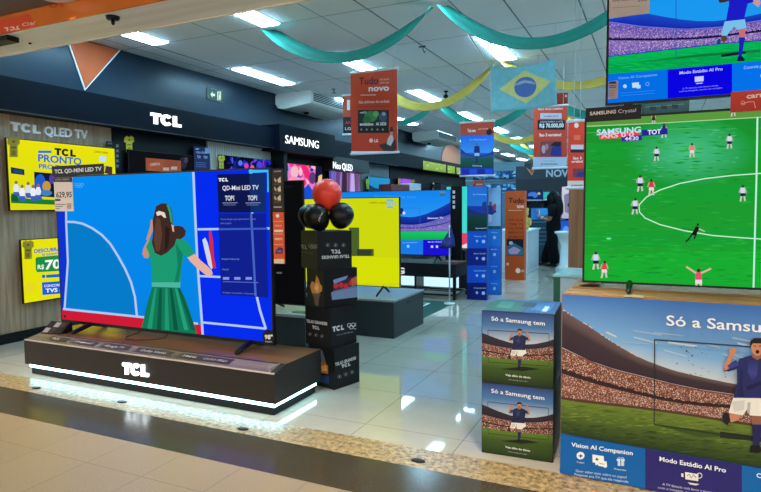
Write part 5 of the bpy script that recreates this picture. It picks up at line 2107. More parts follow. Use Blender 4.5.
FY = 6.35
q = atY(522, 110, FY)
fg = thing('flag', 'faded green flag with yellow rhombus and blue disc hanging from the ceiling', 'flag', (q.x, FY, q.z))
pc0 = Pic(fg, -9, 9, -9, 9, eps=.0003)


def wave(u, v):
    return .018 * math.sin(u * 9) + .012 * math.sin(v * 7 + u * 3)


GX, GY = 18, 12
tl, tr, br, bl = (490.4, 66.2), (555.4, 58.4), (557, 104.6), (491.6, 112.2)


def fpx(s, t):
    top = (tl[0] + (tr[0] - tl[0]) * s, tl[1] + (tr[1] - tl[1]) * s + 4.0 * math.sin(PI * s))
    bot = (bl[0] + (br[0] - bl[0]) * s, bl[1] + (br[1] - bl[1]) * s + 1.0 * math.sin(PI * s))
    return (top[0] + (bot[0] - top[0]) * t, top[1] + (bot[1] - top[1]) * t)


V, F = [], []
for j in range(GY + 1):
    for i in range(GX + 1):
        u, v = pc0.L(fpx(i / GX, j / GY))
        V.append((u, wave(u, v), v))
for j in range(GY):
    for i in range(GX):
        n = j * (GX + 1) + i
        F.append((n, n + 1, n + GX + 2, n + GX + 1))
b = MB()
b.add(V, F, True)
cl = b.build('cloth', mat('flag_green', (128, 204, 222), .85, noise=.08, scale=18), fg)
sm = cl.modifiers.new('thickness', 'SOLIDIFY')
sm.thickness = .003
sm.offset = -1


def flag_patch(name, shape, m, off):
    """patch given in 0..1 flag coordinates as a fan of quads, following the cloth wave"""
    V, F = [], []
    n = len(shape)
    c = (sum(p[0] for p in shape) / n, sum(p[1] for p in shape) / n)
    K = 6
    for k in range(K + 1):
        for p in shape:
            s, t = c[0] + (p[0] - c[0]) * k / K, c[1] + (p[1] - c[1]) * k / K
            u, v = pc0.L(fpx(s, t))
            V.append((u, wave(u, v) - off, v))
    for k in range(K):
        for i in range(n):
            F.append((k * n + i, k * n + (i + 1) % n, (k + 1) * n + (i + 1) % n, (k + 1) * n + i))
    bb = MB()
    bb.add(V, F, True)
    return bb.build(name, m, fg)


rh = []
cn = [(.13, .5), (.52, .10), (.92, .46), (.53, .86)]
for i in range(4):
    for k in range(6):
        rh.append(lerp(cn[i], cn[(i + 1) % 4], k / 6))
flag_patch('rhombus', rh, mat('flag_yellow', (226, 230, 150), .85), .006)
flag_patch('disc', [(.525 + .165 * math.cos(2 * PI * k / 28), .485 + .235 * math.sin(2 * PI * k / 28)) for k in range(28)], mat('flag_blue', (84, 124, 206), .85), .010)
arc_ = [(.362 + .315 * k / 12, .43 - .10 * math.sin(PI * k / 12 * .9 + .2)) for k in range(13)]
flag_patch('band', arc_ + [(x + .0, y + .045) for x, y in reversed(arc_)], mat('flag_band', (170, 196, 220), .85), .013)
for p_ in (fpx(0, 0), fpx(1, 0)):
    u, v = pc0.L(p_)
    MB().tube([(u, 0, v), (u + (-.25 if p_[0] < 500 else 0), 0, H - q.z)], .006 if p_[0] < 500 else .003, 6).build('cord', mat('pale_cord', (214, 204, 150), .6), fg)


def swag(label, A, B, sag, width, m, tilt=.35, group='fabric swags on the ceiling', n=28):
    """ribbon of cloth from A to B (ceiling points), sagging in the middle"""
    A, B = Vector(A), Vector(B)
    mid = (A + B) / 2
    root_loc = (mid.x, mid.y, H)
    d = (B - A)
    side = Vector((-d.y, d.x, 0)).normalized()
    V, F = [], []
    for i in range(n + 1):
        t = i / n
        p = A.lerp(B, t)
        dz = -sag * (1 - (2 * t - 1) ** 2)
        e = abs(2 * t - 1)
        w = width * (1 + .7 * e * e)
        tl_ = tilt + .9 * e ** 3
        slope = -sag * (-4 * (2 * t - 1)) / d.length
        T = (d.normalized() + Vector((0, 0, slope))).normalized()
        nz = T.cross(side).normalized()
        if nz.z < 0:
            nz = -nz
        up_ = nz * math.cos(tl_) + side * math.sin(tl_)
        for k in range(4):
            s = (k / 3 - .5)
            q = p + Vector((0, 0, dz)) + up_ * (w * s) + side * (.02 * math.cos(PI * s))
            V.append((q.x - root_loc[0], q.y - root_loc[1], min(q.z, H - .004) - H))
    for i in range(n):
        for k in range(3):
            F.append((i * 4 + k, i * 4 + k + 1, i * 4 + 5 + k, i * 4 + 4 + k))
    b = MB()
    b.add(V, F, True)
    o = b.build('fabric_swag', m, None, 0, root_loc)
    sm = o.modifiers.new('thickness', 'SOLIDIFY')
    sm.thickness = .004
    sm.offset = 0
    tag(o, label, 'fabric swag', group)
    return o


GREEN = mat('swag_green', (0, 106, 92), .75, noise=.1, scale=6)
YEL = mat('swag_yellow', (176, 148, 58), .75, noise=.1, scale=6)
swag('nearest green fabric swag, left of the flag', (-3.72, 5.2, H - .01), (-1.90, 5.2, H - .05), .37, .125, GREEN)
swag('nearest green fabric swag, above and right of the flag', (-1.80, 5.2, H - .05), (-.02, 5.2, H - .08), .43, .115, GREEN)
swag('yellow fabric swag running behind the flag, left piece', (-3.72, 7.72, H - .08), (-1.95, 7.72, H - .02), .46, .13, YEL)
swag('yellow fabric swag right of the flag above the red banners', (-1.83, 7.72, H - .02), (.05, 7.72, H - .04), .38, .12, YEL)
swag('second row green fabric swag behind the largest orange banner', (-5.2, 10.3, H - .02), (-3.69, 10.3, H - .02), .30, .12, GREEN)
swag('second row green fabric swag behind the blue hanging banner', (-3.62, 10.3, H - .02), (-1.85, 10.3, H - .02), .45, .14, GREEN)
swag('second row green fabric swag near the top left of the football televisions', (-1.78, 10.3, H - .02), (.1, 10.3, H - .02), .42, .14, GREEN)
swag('third row yellow fabric swag, left of the prize banner', (-3.62, 12.85, H - .02), (-1.85, 12.85, H - .02), .5, .14, YEL)
swag('third row yellow fabric swag, behind the red banners', (-1.78, 12.85, H - .02), (.1, 12.85, H - .02), .45, .14, YEL)
TEAL = mat('swag_teal', (30, 160, 150), .75)
swag('far teal fabric swag above the wall of small screens', (-3.7, 15.4, H - .02), (-1.8, 15.4, H - .02), .55, .13, TEAL)
swag('far yellow fabric swag low above the wall of small screens', (-3.7, 17.95, H - .02), (-1.8, 17.95, H - .02), .7, .16, YEL)


# ================================================================== RIGHT FRONT: CARTON, SMALL BOXES, FOOTBALL TELEVISIONS
SKY1, SKY2 = (48, 102, 176), (150, 178, 200)
CROWD = ((200, 152, 132), (136, 90, 76), (222, 184, 164), (92, 60, 54), (244, 220, 204), (170, 118, 102), (60, 42, 42), (214, 180, 170), (176, 92, 76))


def player(pc, X, Yf, s=1.0, shirt=(38, 42, 96), shorts=(226, 222, 214), skin=(196, 130, 98), sock=(36, 36, 84)):
    """shouting footballer with raised fists; X,Yf map the big carton's pixel frame"""
    def P(pts):
        return [(X(a), Yf(b)) for a, b in pts]
    dark = tuple(int(c * .72) for c in skin)
    # arms
    pc.poly(P([(735, 358), (723, 364.5), (721.8, 368.5), (727, 369.5), (738, 366)]), shirt)
    pc.poly(P([(723, 368.5), (727.2, 367), (731, 356), (733.5, 352), (729.5, 350.5), (727, 354), (722.5, 363)]), skin)
    pc.poly(P([(727.4, 351), (728.4, 346.8), (731, 345.6), (735, 346.4), (735.4, 350), (733.4, 352.6), (729.4, 353)]), skin)
    pc.poly(P([(777, 358), (789, 364.5), (790, 368.5), (785, 369.5), (773, 366)]), shirt)
    pc.poly(P([(789, 368.5), (785, 367), (781, 356), (779, 352), (783, 350.5), (785.5, 354), (790, 363)]), skin)
    pc.ell(X(781), Yf(349), abs(X(4) - X(0)), abs(Yf(3.6) - Yf(0)), skin)
    # legs
    pc.poly(P([(730, 408), (742, 411), (737, 418), (730, 420), (727, 416)]), skin)
    pc.poly(P([(722, 410), (727, 411), (729, 417), (726, 423), (721.4, 420), (720.6, 413)]), (34, 30, 40))
    pc.poly(P([(750, 410), (762, 410), (761.5, 424), (752, 424)]), dark)
    pc.poly(P([(751.6, 422), (762, 422), (760.4, 436), (758.6, 444), (752.2, 444), (752, 432)]), sock)
    pc.poly(P([(750, 443), (759.5, 443), (762, 448), (759, 450), (748.6, 449.6)]), (26, 24, 30))
    pc.poly(P([(733, 392), (776, 393), (778, 404), (764, 414), (749, 413), (747, 406), (742, 413), (727, 410.5)]), shorts)
    pc.poly(P([(747, 400), (750, 400), (749, 413), (746, 408)]), tuple(int(c * .8) for c in shorts))
    # trunk
    pc.poly(P([(738, 357), (749, 353.5), (765, 353.5), (776, 357), (777, 368), (774, 380), (775, 396), (732, 395.5), (736, 380), (736, 368)]), shirt)
    lt = tuple(min(255, int(c * 1.35 + 8)) for c in shirt)
    dk2 = tuple(int(c * .72) for c in shirt)
    pc.poly(P([(738, 364), (742, 370), (741, 382), (743, 395), (733, 395), (737, 380)]), [shirt, dk2, dk2, dk2, shirt, shirt])
    pc.poly(P([(748, 357), (758, 356), (757, 372), (752, 380), (747, 370)]), [shirt, shirt, lt, shirt, lt])
    pc.poly(P([(745, 384), (760, 379), (762, 382), (747, 388)]), dk2)
    pc.poly(P([(766, 360), (775, 362), (773, 380), (774, 395), (764, 395), (768, 378)]), [shirt, dk2, dk2, dk2, shirt, shirt])
    pc.poly(P([(726, 363), (736, 359), (738, 363), (728, 367)]), lt)
    pc.poly(P([(731, 399), (744, 398), (743, 407), (733, 409)]), tuple(int(c * .9) for c in shorts))
    # head
    pc.poly(P([(752.6, 349), (761, 349), (762.6, 355), (757, 358), (751.4, 355)]), dark)
    pc.poly(P([(750, 343), (752, 339.4), (762, 339.4), (763.6, 343), (762.8, 349), (759.6, 353.4), (755, 353.6), (751.4, 350)]), skin)
    pc.poly(P([(749.4, 345), (749.6, 339), (753.6, 336), (761, 336), (764.2, 339.6), (764, 344.6), (762.4, 341.4), (752.4, 341.2)]), (32, 24, 24))
    pc.ell(X(757), Yf(349.6), abs(X(2) - X(0)), abs(Yf(1.9) - Yf(0)), (60, 22, 24))
    pc.line(P([(753, 343.6), (755.8, 344.2)]), abs(X(.8) - X(0)), (40, 26, 24))
    pc.line(P([(758.4, 344.2), (761.4, 343.6)]), abs(X(.8) - X(0)), (40, 26, 24))


def big_art(pc):
    pc.base((70, 110, 160))
    x0, x1 = 556, 1060
    def ext(c, sl):   # carry a curve beyond the picture frame
        return c + [(x1, c[-1][1] + sl * (x1 - c[-1][0]))]
    topc = [(x0, 290), (x1, 320)]
    roof_t = ext([(x0, 305), (561, 309), (590, 327), (616, 344.5), (640, 358), (670, 369.5), (701, 377), (731, 383.3), (761, 388)], .05)
    roof_b = ext([(x0, 345), (561, 347), (590, 361), (615, 369.5), (640, 375.6), (670, 383.2), (701, 389.6), (731, 393.8), (761, 397)], .05)
    mid_t = ext([(x0, 366), (561, 368), (599, 380), (640, 391), (670, 398), (701, 402), (761, 407)], .06)
    mid_b = ext([(x0, 371), (561, 373), (599, 384.6), (640, 395), (670, 401.6), (701, 405.6), (761, 410)], .06)
    gr = ext([(x0, 398), (561, 399.6), (599, 404), (640, 408.6), (690, 415.5), (726, 421.6), (761, 427)], .16)
    grb = [(x0, 431), (561, 432.6), (761, 467), (x1, 519)]
    mids = [(x0, 330), (640, 345), (700, 358), (840, 372), (x1, 380)]
    pc.band(topc, mids, SKY1, (120, 168, 212))
    pc.band(mids, ext([(x0, 352), (640, 372), (701, 386), (761, 392)], .05), (120, 168, 212), (214, 214, 206))
    for k in range(16):
        x = random.uniform(585, 760)
        y = curve_at(topc, x) + random.uniform(22, 60)
        if y < curve_at(roof_t, x) - 4:
            pc.line([(x, y), (x + random.uniform(10, 30), y + random.uniform(2, 7))], random.uniform(.8, 2.2), random.choice(((170, 190, 206), (188, 200, 208), (150, 178, 202))))
    pc.band(roof_t, roof_b, (62, 50, 52), (54, 38, 50), 50)
    rm = [(x, y * .62 + curve_at(roof_b, x) * .38) for x, y in roof_t]
    pc.band(roof_t, rm, (104, 84, 82), (66, 52, 58), 30)
    # roof edge lamps
    for k in range(26):
        x = random.uniform(562, 640)
        pc.ell(x, curve_at(roof_t, x) - .6, .9, .7, (210, 190, 180), 7)
    pc.line([(x, curve_at(roof_b, x)) for x in range(561, 1050, 10)], 1.0, (176, 170, 176))
    pc.band(roof_b, mid_t, (120, 72, 58), (112, 66, 54), 24)
    pc.band(mid_t, mid_b, (46, 30, 34), (52, 34, 36), 24)
    pc.band(mid_b, gr, (132, 84, 70), (120, 74, 62), 24)
    pc.crowd([(x, y + 1.2) for x, y in roof_b], mid_t, 7600, CROWD, 1.0)
    pc.crowd(mid_b, [(x, y - .6) for x, y in gr], 9600, CROWD, 1.0)
    pc.band([(x, y - 2.6) for x, y in gr], gr, (90, 52, 46), (70, 60, 40), 20)
    g2 = [(x, y + (curve_at(grb, x) - y) * .35) for x, y in gr]
    pc.band(gr, g2, (104, 124, 46), (84, 106, 40), 24)
    pc.band(g2, grb, (84, 106, 40), (40, 56, 30), 24)
    pc.mottle([(x, y + 2) for x, y in gr], [(x, y + 7) for x, y in g2], 800, ((112, 132, 50), (92, 114, 42), (78, 100, 38), (120, 136, 58)), 7, .7)
    pc.mottle([(x, y + 7) for x, y in g2], [(x, y - 2) for x, y in grb], 600, ((60, 80, 34), (52, 70, 32), (70, 90, 36), (48, 62, 30)), 7, .7)
    pc.poly([(654, 423.6), (722, 432), (722, 436), (700, 437)], (58, 78, 34))
    pc.poly([(720, 431), (748, 434.5), (770, 438), (770, 442), (720, 437)], (34, 38, 30))
    # outlined television frame
    fr = (52, 64, 78)
    pc.line([(654.6, 339.4), (750, 346.4), (812, 350.5)], 1.5, fr)
    pc.line([(654.6, 339), (654.2, 424)], 1.0, (46, 40, 44))
    pc.line([(654.2, 423.8), (724, 434.6), (812, 448)], 1.0, (40, 46, 34))
    for k in range(34):
        x, y = random.uniform(675, 730), random.uniform(342, 392)
        pc.rect(x, y, x + random.uniform(.5, 1.5), y + random.uniform(.5, 1.4), random.choice(((60, 70, 84), (90, 96, 104), (70, 60, 60))))
    player(pc, lambda x: 757 + (x - 757) * .96, lambda y: y + 1.4)
    pc.text('Só a Samsung tem', (666.4, 324.6), (826, 336.4), 10.4, (238, 240, 242), .012)
    # caption panels
    a1, a2, a3 = (20, 96, 168), (46, 42, 110), (22, 98, 168)
    def pt(x):
        return curve_at([(561, 433), (645, 447.4), (742, 464), (840, 481), (1060, 519)], x)
    pc.poly([(550, pt(561) - 1.7), (645.4, pt(645.4)), (645.4, 540), (550, 540)], a1)
    pc.poly([(645.4, pt(645.4)), (741.6, pt(741.6)), (741.6, 560), (645.4, 560)], a2)
    pc.poly([(741.6, pt(741.6)), (858, pt(858)), (858, 640), (741.6, 580)], a3)
    pc.poly([(858, pt(858)), (1060, pt(1060)), (1060, 700), (858, 640)], a2)
    pc.text('Vision AI Companion', (571.8, 445.2), (633, 454.0), 4.2, (236, 242, 248), .02)
    pc.ell(581, 454.4, 4, 3.8, (232, 238, 240))
    pc.poly([(581, 452.6), (582, 454), (583.6, 454.6), (582, 455.4), (581, 457), (580.2, 455.4), (578.6, 454.6), (580.2, 454)], (20, 96, 168))
    pc.text('Traduzir', (577, 461.4), (585, 462.4), 1.5, (214, 228, 240), .01)
    pc.poly([(592.8, 453.2), (604, 454.8), (604.6, 462.6), (600, 462.2), (596, 464), (595.4, 461.4), (593, 461)], (236, 238, 236))
    pc.poly([(598, 458.8), (607, 460.2), (607.4, 465.4), (605.6, 466.6), (603.6, 465.4), (598.4, 464.4)], (236, 238, 236))
    pc.poly([(597.2, 456), (598, 457.4), (599.6, 457.8), (598.2, 458.6), (597.6, 460), (596.8, 458.6), (595.4, 458), (596.6, 457.2)], (60, 66, 90))
    pc.line([(599.4, 462), (605, 463)], .6, (120, 140, 160))
    pc.rect(618, 459.4, 624.4, 464.6, (190, 214, 234))
    pc.rect(617, 457.6, 625, 459.6, (210, 226, 240))
    pc.line([(621, 457.6), (621, 464.6)], .7, (20, 96, 168))
    pc.ring(619.4, 457, 1.2, .9, .5, (210, 226, 240), 9)
    pc.ring(622.8, 457, 1.2, .9, .5, (210, 226, 240), 9)
    pc.text('Presentes', (614.6, 468), (626.6, 469.6), 1.5, (214, 228, 240), .01)
    pc.text('Quer saber mais sobre os jogos?', (576.2, 470.2), (627, 477), 2.5, (206, 224, 240), .0)
    pc.text('Pergunte pra TV que ela responde', (575, 473.8), (628.6, 481.4), 2.5, (206, 224, 240), .0)
    pc.text('Modo Estádio AI Pro', (659.6, 459.4), (725.6, 471), 4.6, (240, 242, 248), .02)
    pc.poly([(685, 470.4), (698.4, 472.6), (698, 479.6), (685.2, 477.6)], (232, 228, 218))
    pc.poly([(687.4, 480.6), (699.4, 482.4), (696, 483.8), (690, 482.8)], (220, 218, 214))
    pc.poly([(681.2, 471.6), (683.4, 472), (683.4, 475.6), (681.2, 475)], (226, 224, 220))
    pc.ring(699.2, 474, 2.6, 2.6, .8, (226, 224, 220), 12)
    pc.line([(687, 474), (689, 472.4), (691, 476.4), (693, 473), (696, 476)], .7, (60, 56, 110))
    pc.text('A TV detecta cada lance e ajusta o som', (662.6, 483.6), (722, 493.4), 2.4, (206, 206, 230), .0)
    pc.text('com a imagem, como no estadio', (658, 486.6), (716, 496.2), 2.4, (206, 206, 230), .0)
    pc.text('Controle por Gestos', (756, 475.6), (820, 486.6), 4.6, (236, 242, 248), .02)


BR = math.radians(-1.5)
bp_ = (-0.404, 2.925)
bb = thing('television_carton', 'big printed television carton with a footballer and stadium, standing on the floor at right', 'box', (bp_[0], bp_[1], 0), BR)
BW, BH, BD = 1.62, .892, .20
MB().box(0, BW, 0, BD, 0, BH).build('carton', CARD, bb, .003)
pc = Pic(bb, .004, BW - .004, .004, BH - .003)
big_art(pc)
pc.build('front_print', PRINT, bb)
b = MB()
b.box(.01, BW - .01, .01, .095, BH, BH + .003).box(.01, BW - .01, .105, BD - .01, BH, BH + .003)
b.build('lid_flap', mat('cardboard_flap', (154, 118, 74), .8, noise=.1, scale=14), bb)
MB().box(.28, .36, -.0022, .09, BH + .003, BH + .0036).build('packing_tape', mat('tape_tan', (206, 186, 150), .25), bb)

# second carton behind, that carries the television
b2_ = thing('support_carton', 'plain brown carton behind the printed one, under the lower football television', 'box', (-0.36, 3.145, 0))
MB().box(-.03, 1.5, 0, .42, 0, .895).build('carton', CARD, b2_, .004)
b = MB()
b.box(-.02, 1.49, .01, .205, .895, .899).box(-.02, 1.49, .215, .41, .895, .899)
b.build('lid_flap', mat('cardboard_flap', (154, 118, 74), .8, noise=.1, scale=14), b2_)
fl_ = MB().prism([(0, 0), (.05, .012), (.14, .02), (.22, .018), (.22, .014), (.14, .014), (.05, .006)], .0, .12, 'y')
fl_.v = [(v[0] * .5, v[1] + .03, v[2] + .899) for v in fl_.v]
fl_.build('torn_flap', CARD, b2_)


def match_art(pc):
    pc.base((24, 142, 46), (30, 162, 46))
    for k in range(8):
        y0 = 118 + 22 * k
        if k % 2:
            pc.poly([(575, y0 + 4), (990, y0 - 6), (990, y0 + 16), (575, y0 + 20)], (22, 156, 50))
    pc.spot(690, 152, 66, 36, (70, 190, 136), (22, 150, 48))
    pc.poly([(575, 255), (990, 246), (990, 310), (575, 300)], (22, 170, 48))
    pc.poly([(585, 120), (990, 95), (990, 104.5), (585, 126)], (92, 150, 60))
    pc.mottle([(585, 126), (990, 105)], [(585, 276), (990, 292)], 900, ((20, 154, 52), (26, 150, 44), (34, 164, 52), (16, 142, 50), (44, 168, 60)), 9, .9)
    pc.mottle([(634, 134), (740, 126)], [(634, 180), (740, 165)], 60, ((70, 182, 112), (76, 186, 122), (60, 172, 92)), 6, .8)
    pc.mottle([(585, 236), (990, 236)], [(585, 276), (990, 292)], 360, ((18, 174, 50), (34, 180, 56), (24, 160, 46)), 9, .9)
    pc.line([(585, 126.4), (661, 123), (761, 117.2), (990, 103)], .9, (170, 214, 160))
    pc.line([(585, 133), (700, 128)], .5, (90, 190, 90))
    w = (196, 240, 214)
    circ = [(800, 240.5), (850, 238), (888, 229), (908, 214), (910, 198), (890, 184), (850, 175), (800, 172.6), (761, 173.4), (732.5, 175.4), (705, 178.6), (680, 183.4), (660, 190), (646.5, 197), (639, 205), (639.5, 212), (645, 218), (660, 224.6), (684, 230.6), (712, 235.4), (740, 237.6), (770, 239.6), (800, 240.5)]
    pc.line(circ, 1.1, w)
    pc.line([(757.4, 117), (756.4, 180), (754.4, 250), (753.4, 290)], 1.8, (190, 240, 220))

    def man(x, y, s, sh, so, lean=0.0, arms=0):
        pc.ell(x + lean * s, y - 6.2 * s, 1.15 * s, 1.3 * s, (66, 44, 40), 9)
        pc.poly([(x - 2 * s + lean * s, y - 5 * s), (x + 2 * s + lean * s, y - 5 * s), (x + 2.1 * s, y), (x - 2.1 * s, y)], sh)
        pc.poly([(x - 2.1 * s, y - .2 * s), (x + 2.1 * s, y - .2 * s), (x + 2.3 * s, y + 2.4 * s), (x - 2.2 * s, y + 2.4 * s)], so)
        pc.poly([(x - 2 * s, y + 2.4 * s), (x - .6 * s, y + 2.4 * s), (x - 1.2 * s - lean * s * .6, y + 7 * s), (x - 2.8 * s - lean * s * .6, y + 7 * s)], (206, 196, 196))
        pc.poly([(x + .5 * s, y + 2.4 * s), (x + 2 * s, y + 2.4 * s), (x + 2.6 * s, y + 6.6 * s), (x + 1.2 * s, y + 6.6 * s)], (206, 196, 196))
        if arms:
            pc.line([(x - 1.6 * s, y - 4.4 * s), (x - 8 * s, y - 8.6 * s)], 1.2 * s, (220, 180, 150))
            pc.line([(x + 1.6 * s, y - 4.4 * s), (x + 8 * s, y - 7.4 * s)], 1.2 * s, (220, 180, 150))
        else:
            pc.line([(x - 1.9 * s, y - 4.4 * s), (x - 3.2 * s, y - .6 * s)], .9 * s, (200, 170, 160))
            pc.line([(x + 1.9 * s, y - 4.4 * s), (x + 3.2 * s, y - .6 * s)], .9 * s, (200, 170, 160))
    wh, nv, rd, rs = (206, 216, 238), (26, 30, 60), (214, 60, 70), (234, 216, 216)
    man(656.6, 154, 1.0, wh, nv)
    man(692, 150.5, 1.0, (226, 130, 110), rs)
    man(729.4, 141.5, 1.05, wh, nv)
    man(640.2, 183.5, 1.15, wh, nv)
    man(651.4, 187.6, 1.15, rd, rs)
    man(635, 206.4, 1.15, wh, nv, .4)
    man(742.6, 193.4, 1.15, wh, nv)
    man(596, 260.6, 1.25, (196, 220, 240), nv)
    man(604.4, 269.4, 1.2, (222, 70, 70), rs, .4)
    man(664, 131, 1.0, (40, 40, 120), rs)
    man(653.6, 119, .7, (50, 60, 40), nv)
    man(733, 110.5, .9, (30, 36, 40), (24, 26, 30))
    man(806, 160, 1.1, wh, nv)
    man(846, 206, 1.25, rd, rs)
    man(900, 150, 1.1, rd, rs)
    man(880, 250, 1.4, wh, nv)
    # referee running
    pc.ell(697.6, 224.6, 1.3, 1.4, (40, 28, 28), 9)
    pc.poly([(695.6, 226), (699.4, 227.4), (696.6, 233.4), (692.6, 232)], (20, 22, 26))
    pc.poly([(692.6, 231.6), (696.8, 233), (696.2, 235.6), (690.6, 234.6)], (18, 20, 24))
    pc.line([(692, 234), (688.6, 239), (685.6, 241.6)], 1.4, (30, 26, 30))
    pc.line([(695.4, 234.6), (694, 239)], 1.4, (30, 26, 30))
    pc.line([(698.6, 228.6), (704.4, 231.2)], 1.0, (214, 190, 180))
    # celebrating player at the lower edge
    man(698.4, 279.6, 1.55, (226, 80, 110), rs, 0, 1)
    # score bug
    pc.poly([(599.5, 133.8), (640, 131.6), (640, 137.4), (599.8, 139.4)], (224, 70, 86))
    pc.poly([(641.8, 130.4), (667.4, 128.6), (667.6, 134.6), (642, 136.4)], (36, 34, 150))
    pc.poly([(621.4, 136.6), (642, 135.4), (642.2, 140.6), (621.6, 141.8)], (54, 40, 156))
    pc.text('SAMSUNG', (597, 135.4), (641, 132.6), 5.6, (190, 226, 246), .03)
    pc.text('ARS 0 0', (601, 138.6), (634, 136.8), 4.4, (240, 190, 206), .03)
    pc.text('TOT', (647.6, 135), (661, 134), 4.6, (235, 238, 248), .03)
    pc.text('44:30', (625, 141), (638.6, 140.2), 3.8, (225, 225, 240), .02)
    pc.ell(609, 238.4, 2.6, 1.0, (120, 220, 160), 10)


LT_Y = 3.15
LT = tv('television', 'lower television at right showing a green football match with a score bar', (-.335 + .725, LT_Y, .899), 0, 1.45, .832, match_art, .010, .045, (-.50, .55), .026)
for ch_ in LT.children:
    if ch_.name.startswith('leg'):
        pass


# model sign on its top left corner, second small pale card
def a(pc):
    pc.base((28, 24, 34))
    pc.text('SAMSUNG', (589.8, 115.4), (616, 113.2), 3.6, (224, 216, 206), .03)
    pc.text('Crystal', (618.2, 113.2), (636, 111.8), 3.8, (214, 206, 200), .0)


card_sign('model_sign', 'dark sign with white lettering on the top left corner of the match television', 'sign', (-.2, 3.135, 1.74), 0,
          ((585, 108.6), (640.6, 104), (642, 118.6), (586.4, 121.8)), .012, a, y=0)


def a(pc):
    pc.base((66, 118, 130), (50, 90, 104))
    pc.line([(645, 107), (684, 104)], .8, (110, 160, 170))
    for k in range(3):
        pc.rect(650 + 11 * k, 106.6 - k, 656 + 11 * k, 110.4 - k, (40, 74, 88))


card_sign('glass_card', 'teal glossy card standing right of the dark sign on the match television', 'sign', (0, 3.16, 1.75), 0,
          ((641.6, 103.4), (689, 100.6), (689.4, 112.6), (641.6, 116)), .008, a, y=0)


def a(pc):
    pc.base((206, 60, 44), (180, 50, 38))
    pc.text('carrinho', (746.5, 98.6), (782, 94.6), 5.2, (240, 214, 200), .03)
    pc.line([(741, 104), (748, 102), (754, 101.6), (755.4, 108)], .7, (236, 180, 160))
    pc.ring(743, 103, 2, 2, .5, (236, 180, 160), 10)


card_sign('offer_card', 'red offer card with pale writing between the two football televisions', 'sign', (.4, 3.10, 1.75), 0,
          ((731.6, 92.6), (800, 86), (800, 108), (729.8, 112.6)), .006, a, body=mat('card_red', (190, 74, 52), .6), y=0)


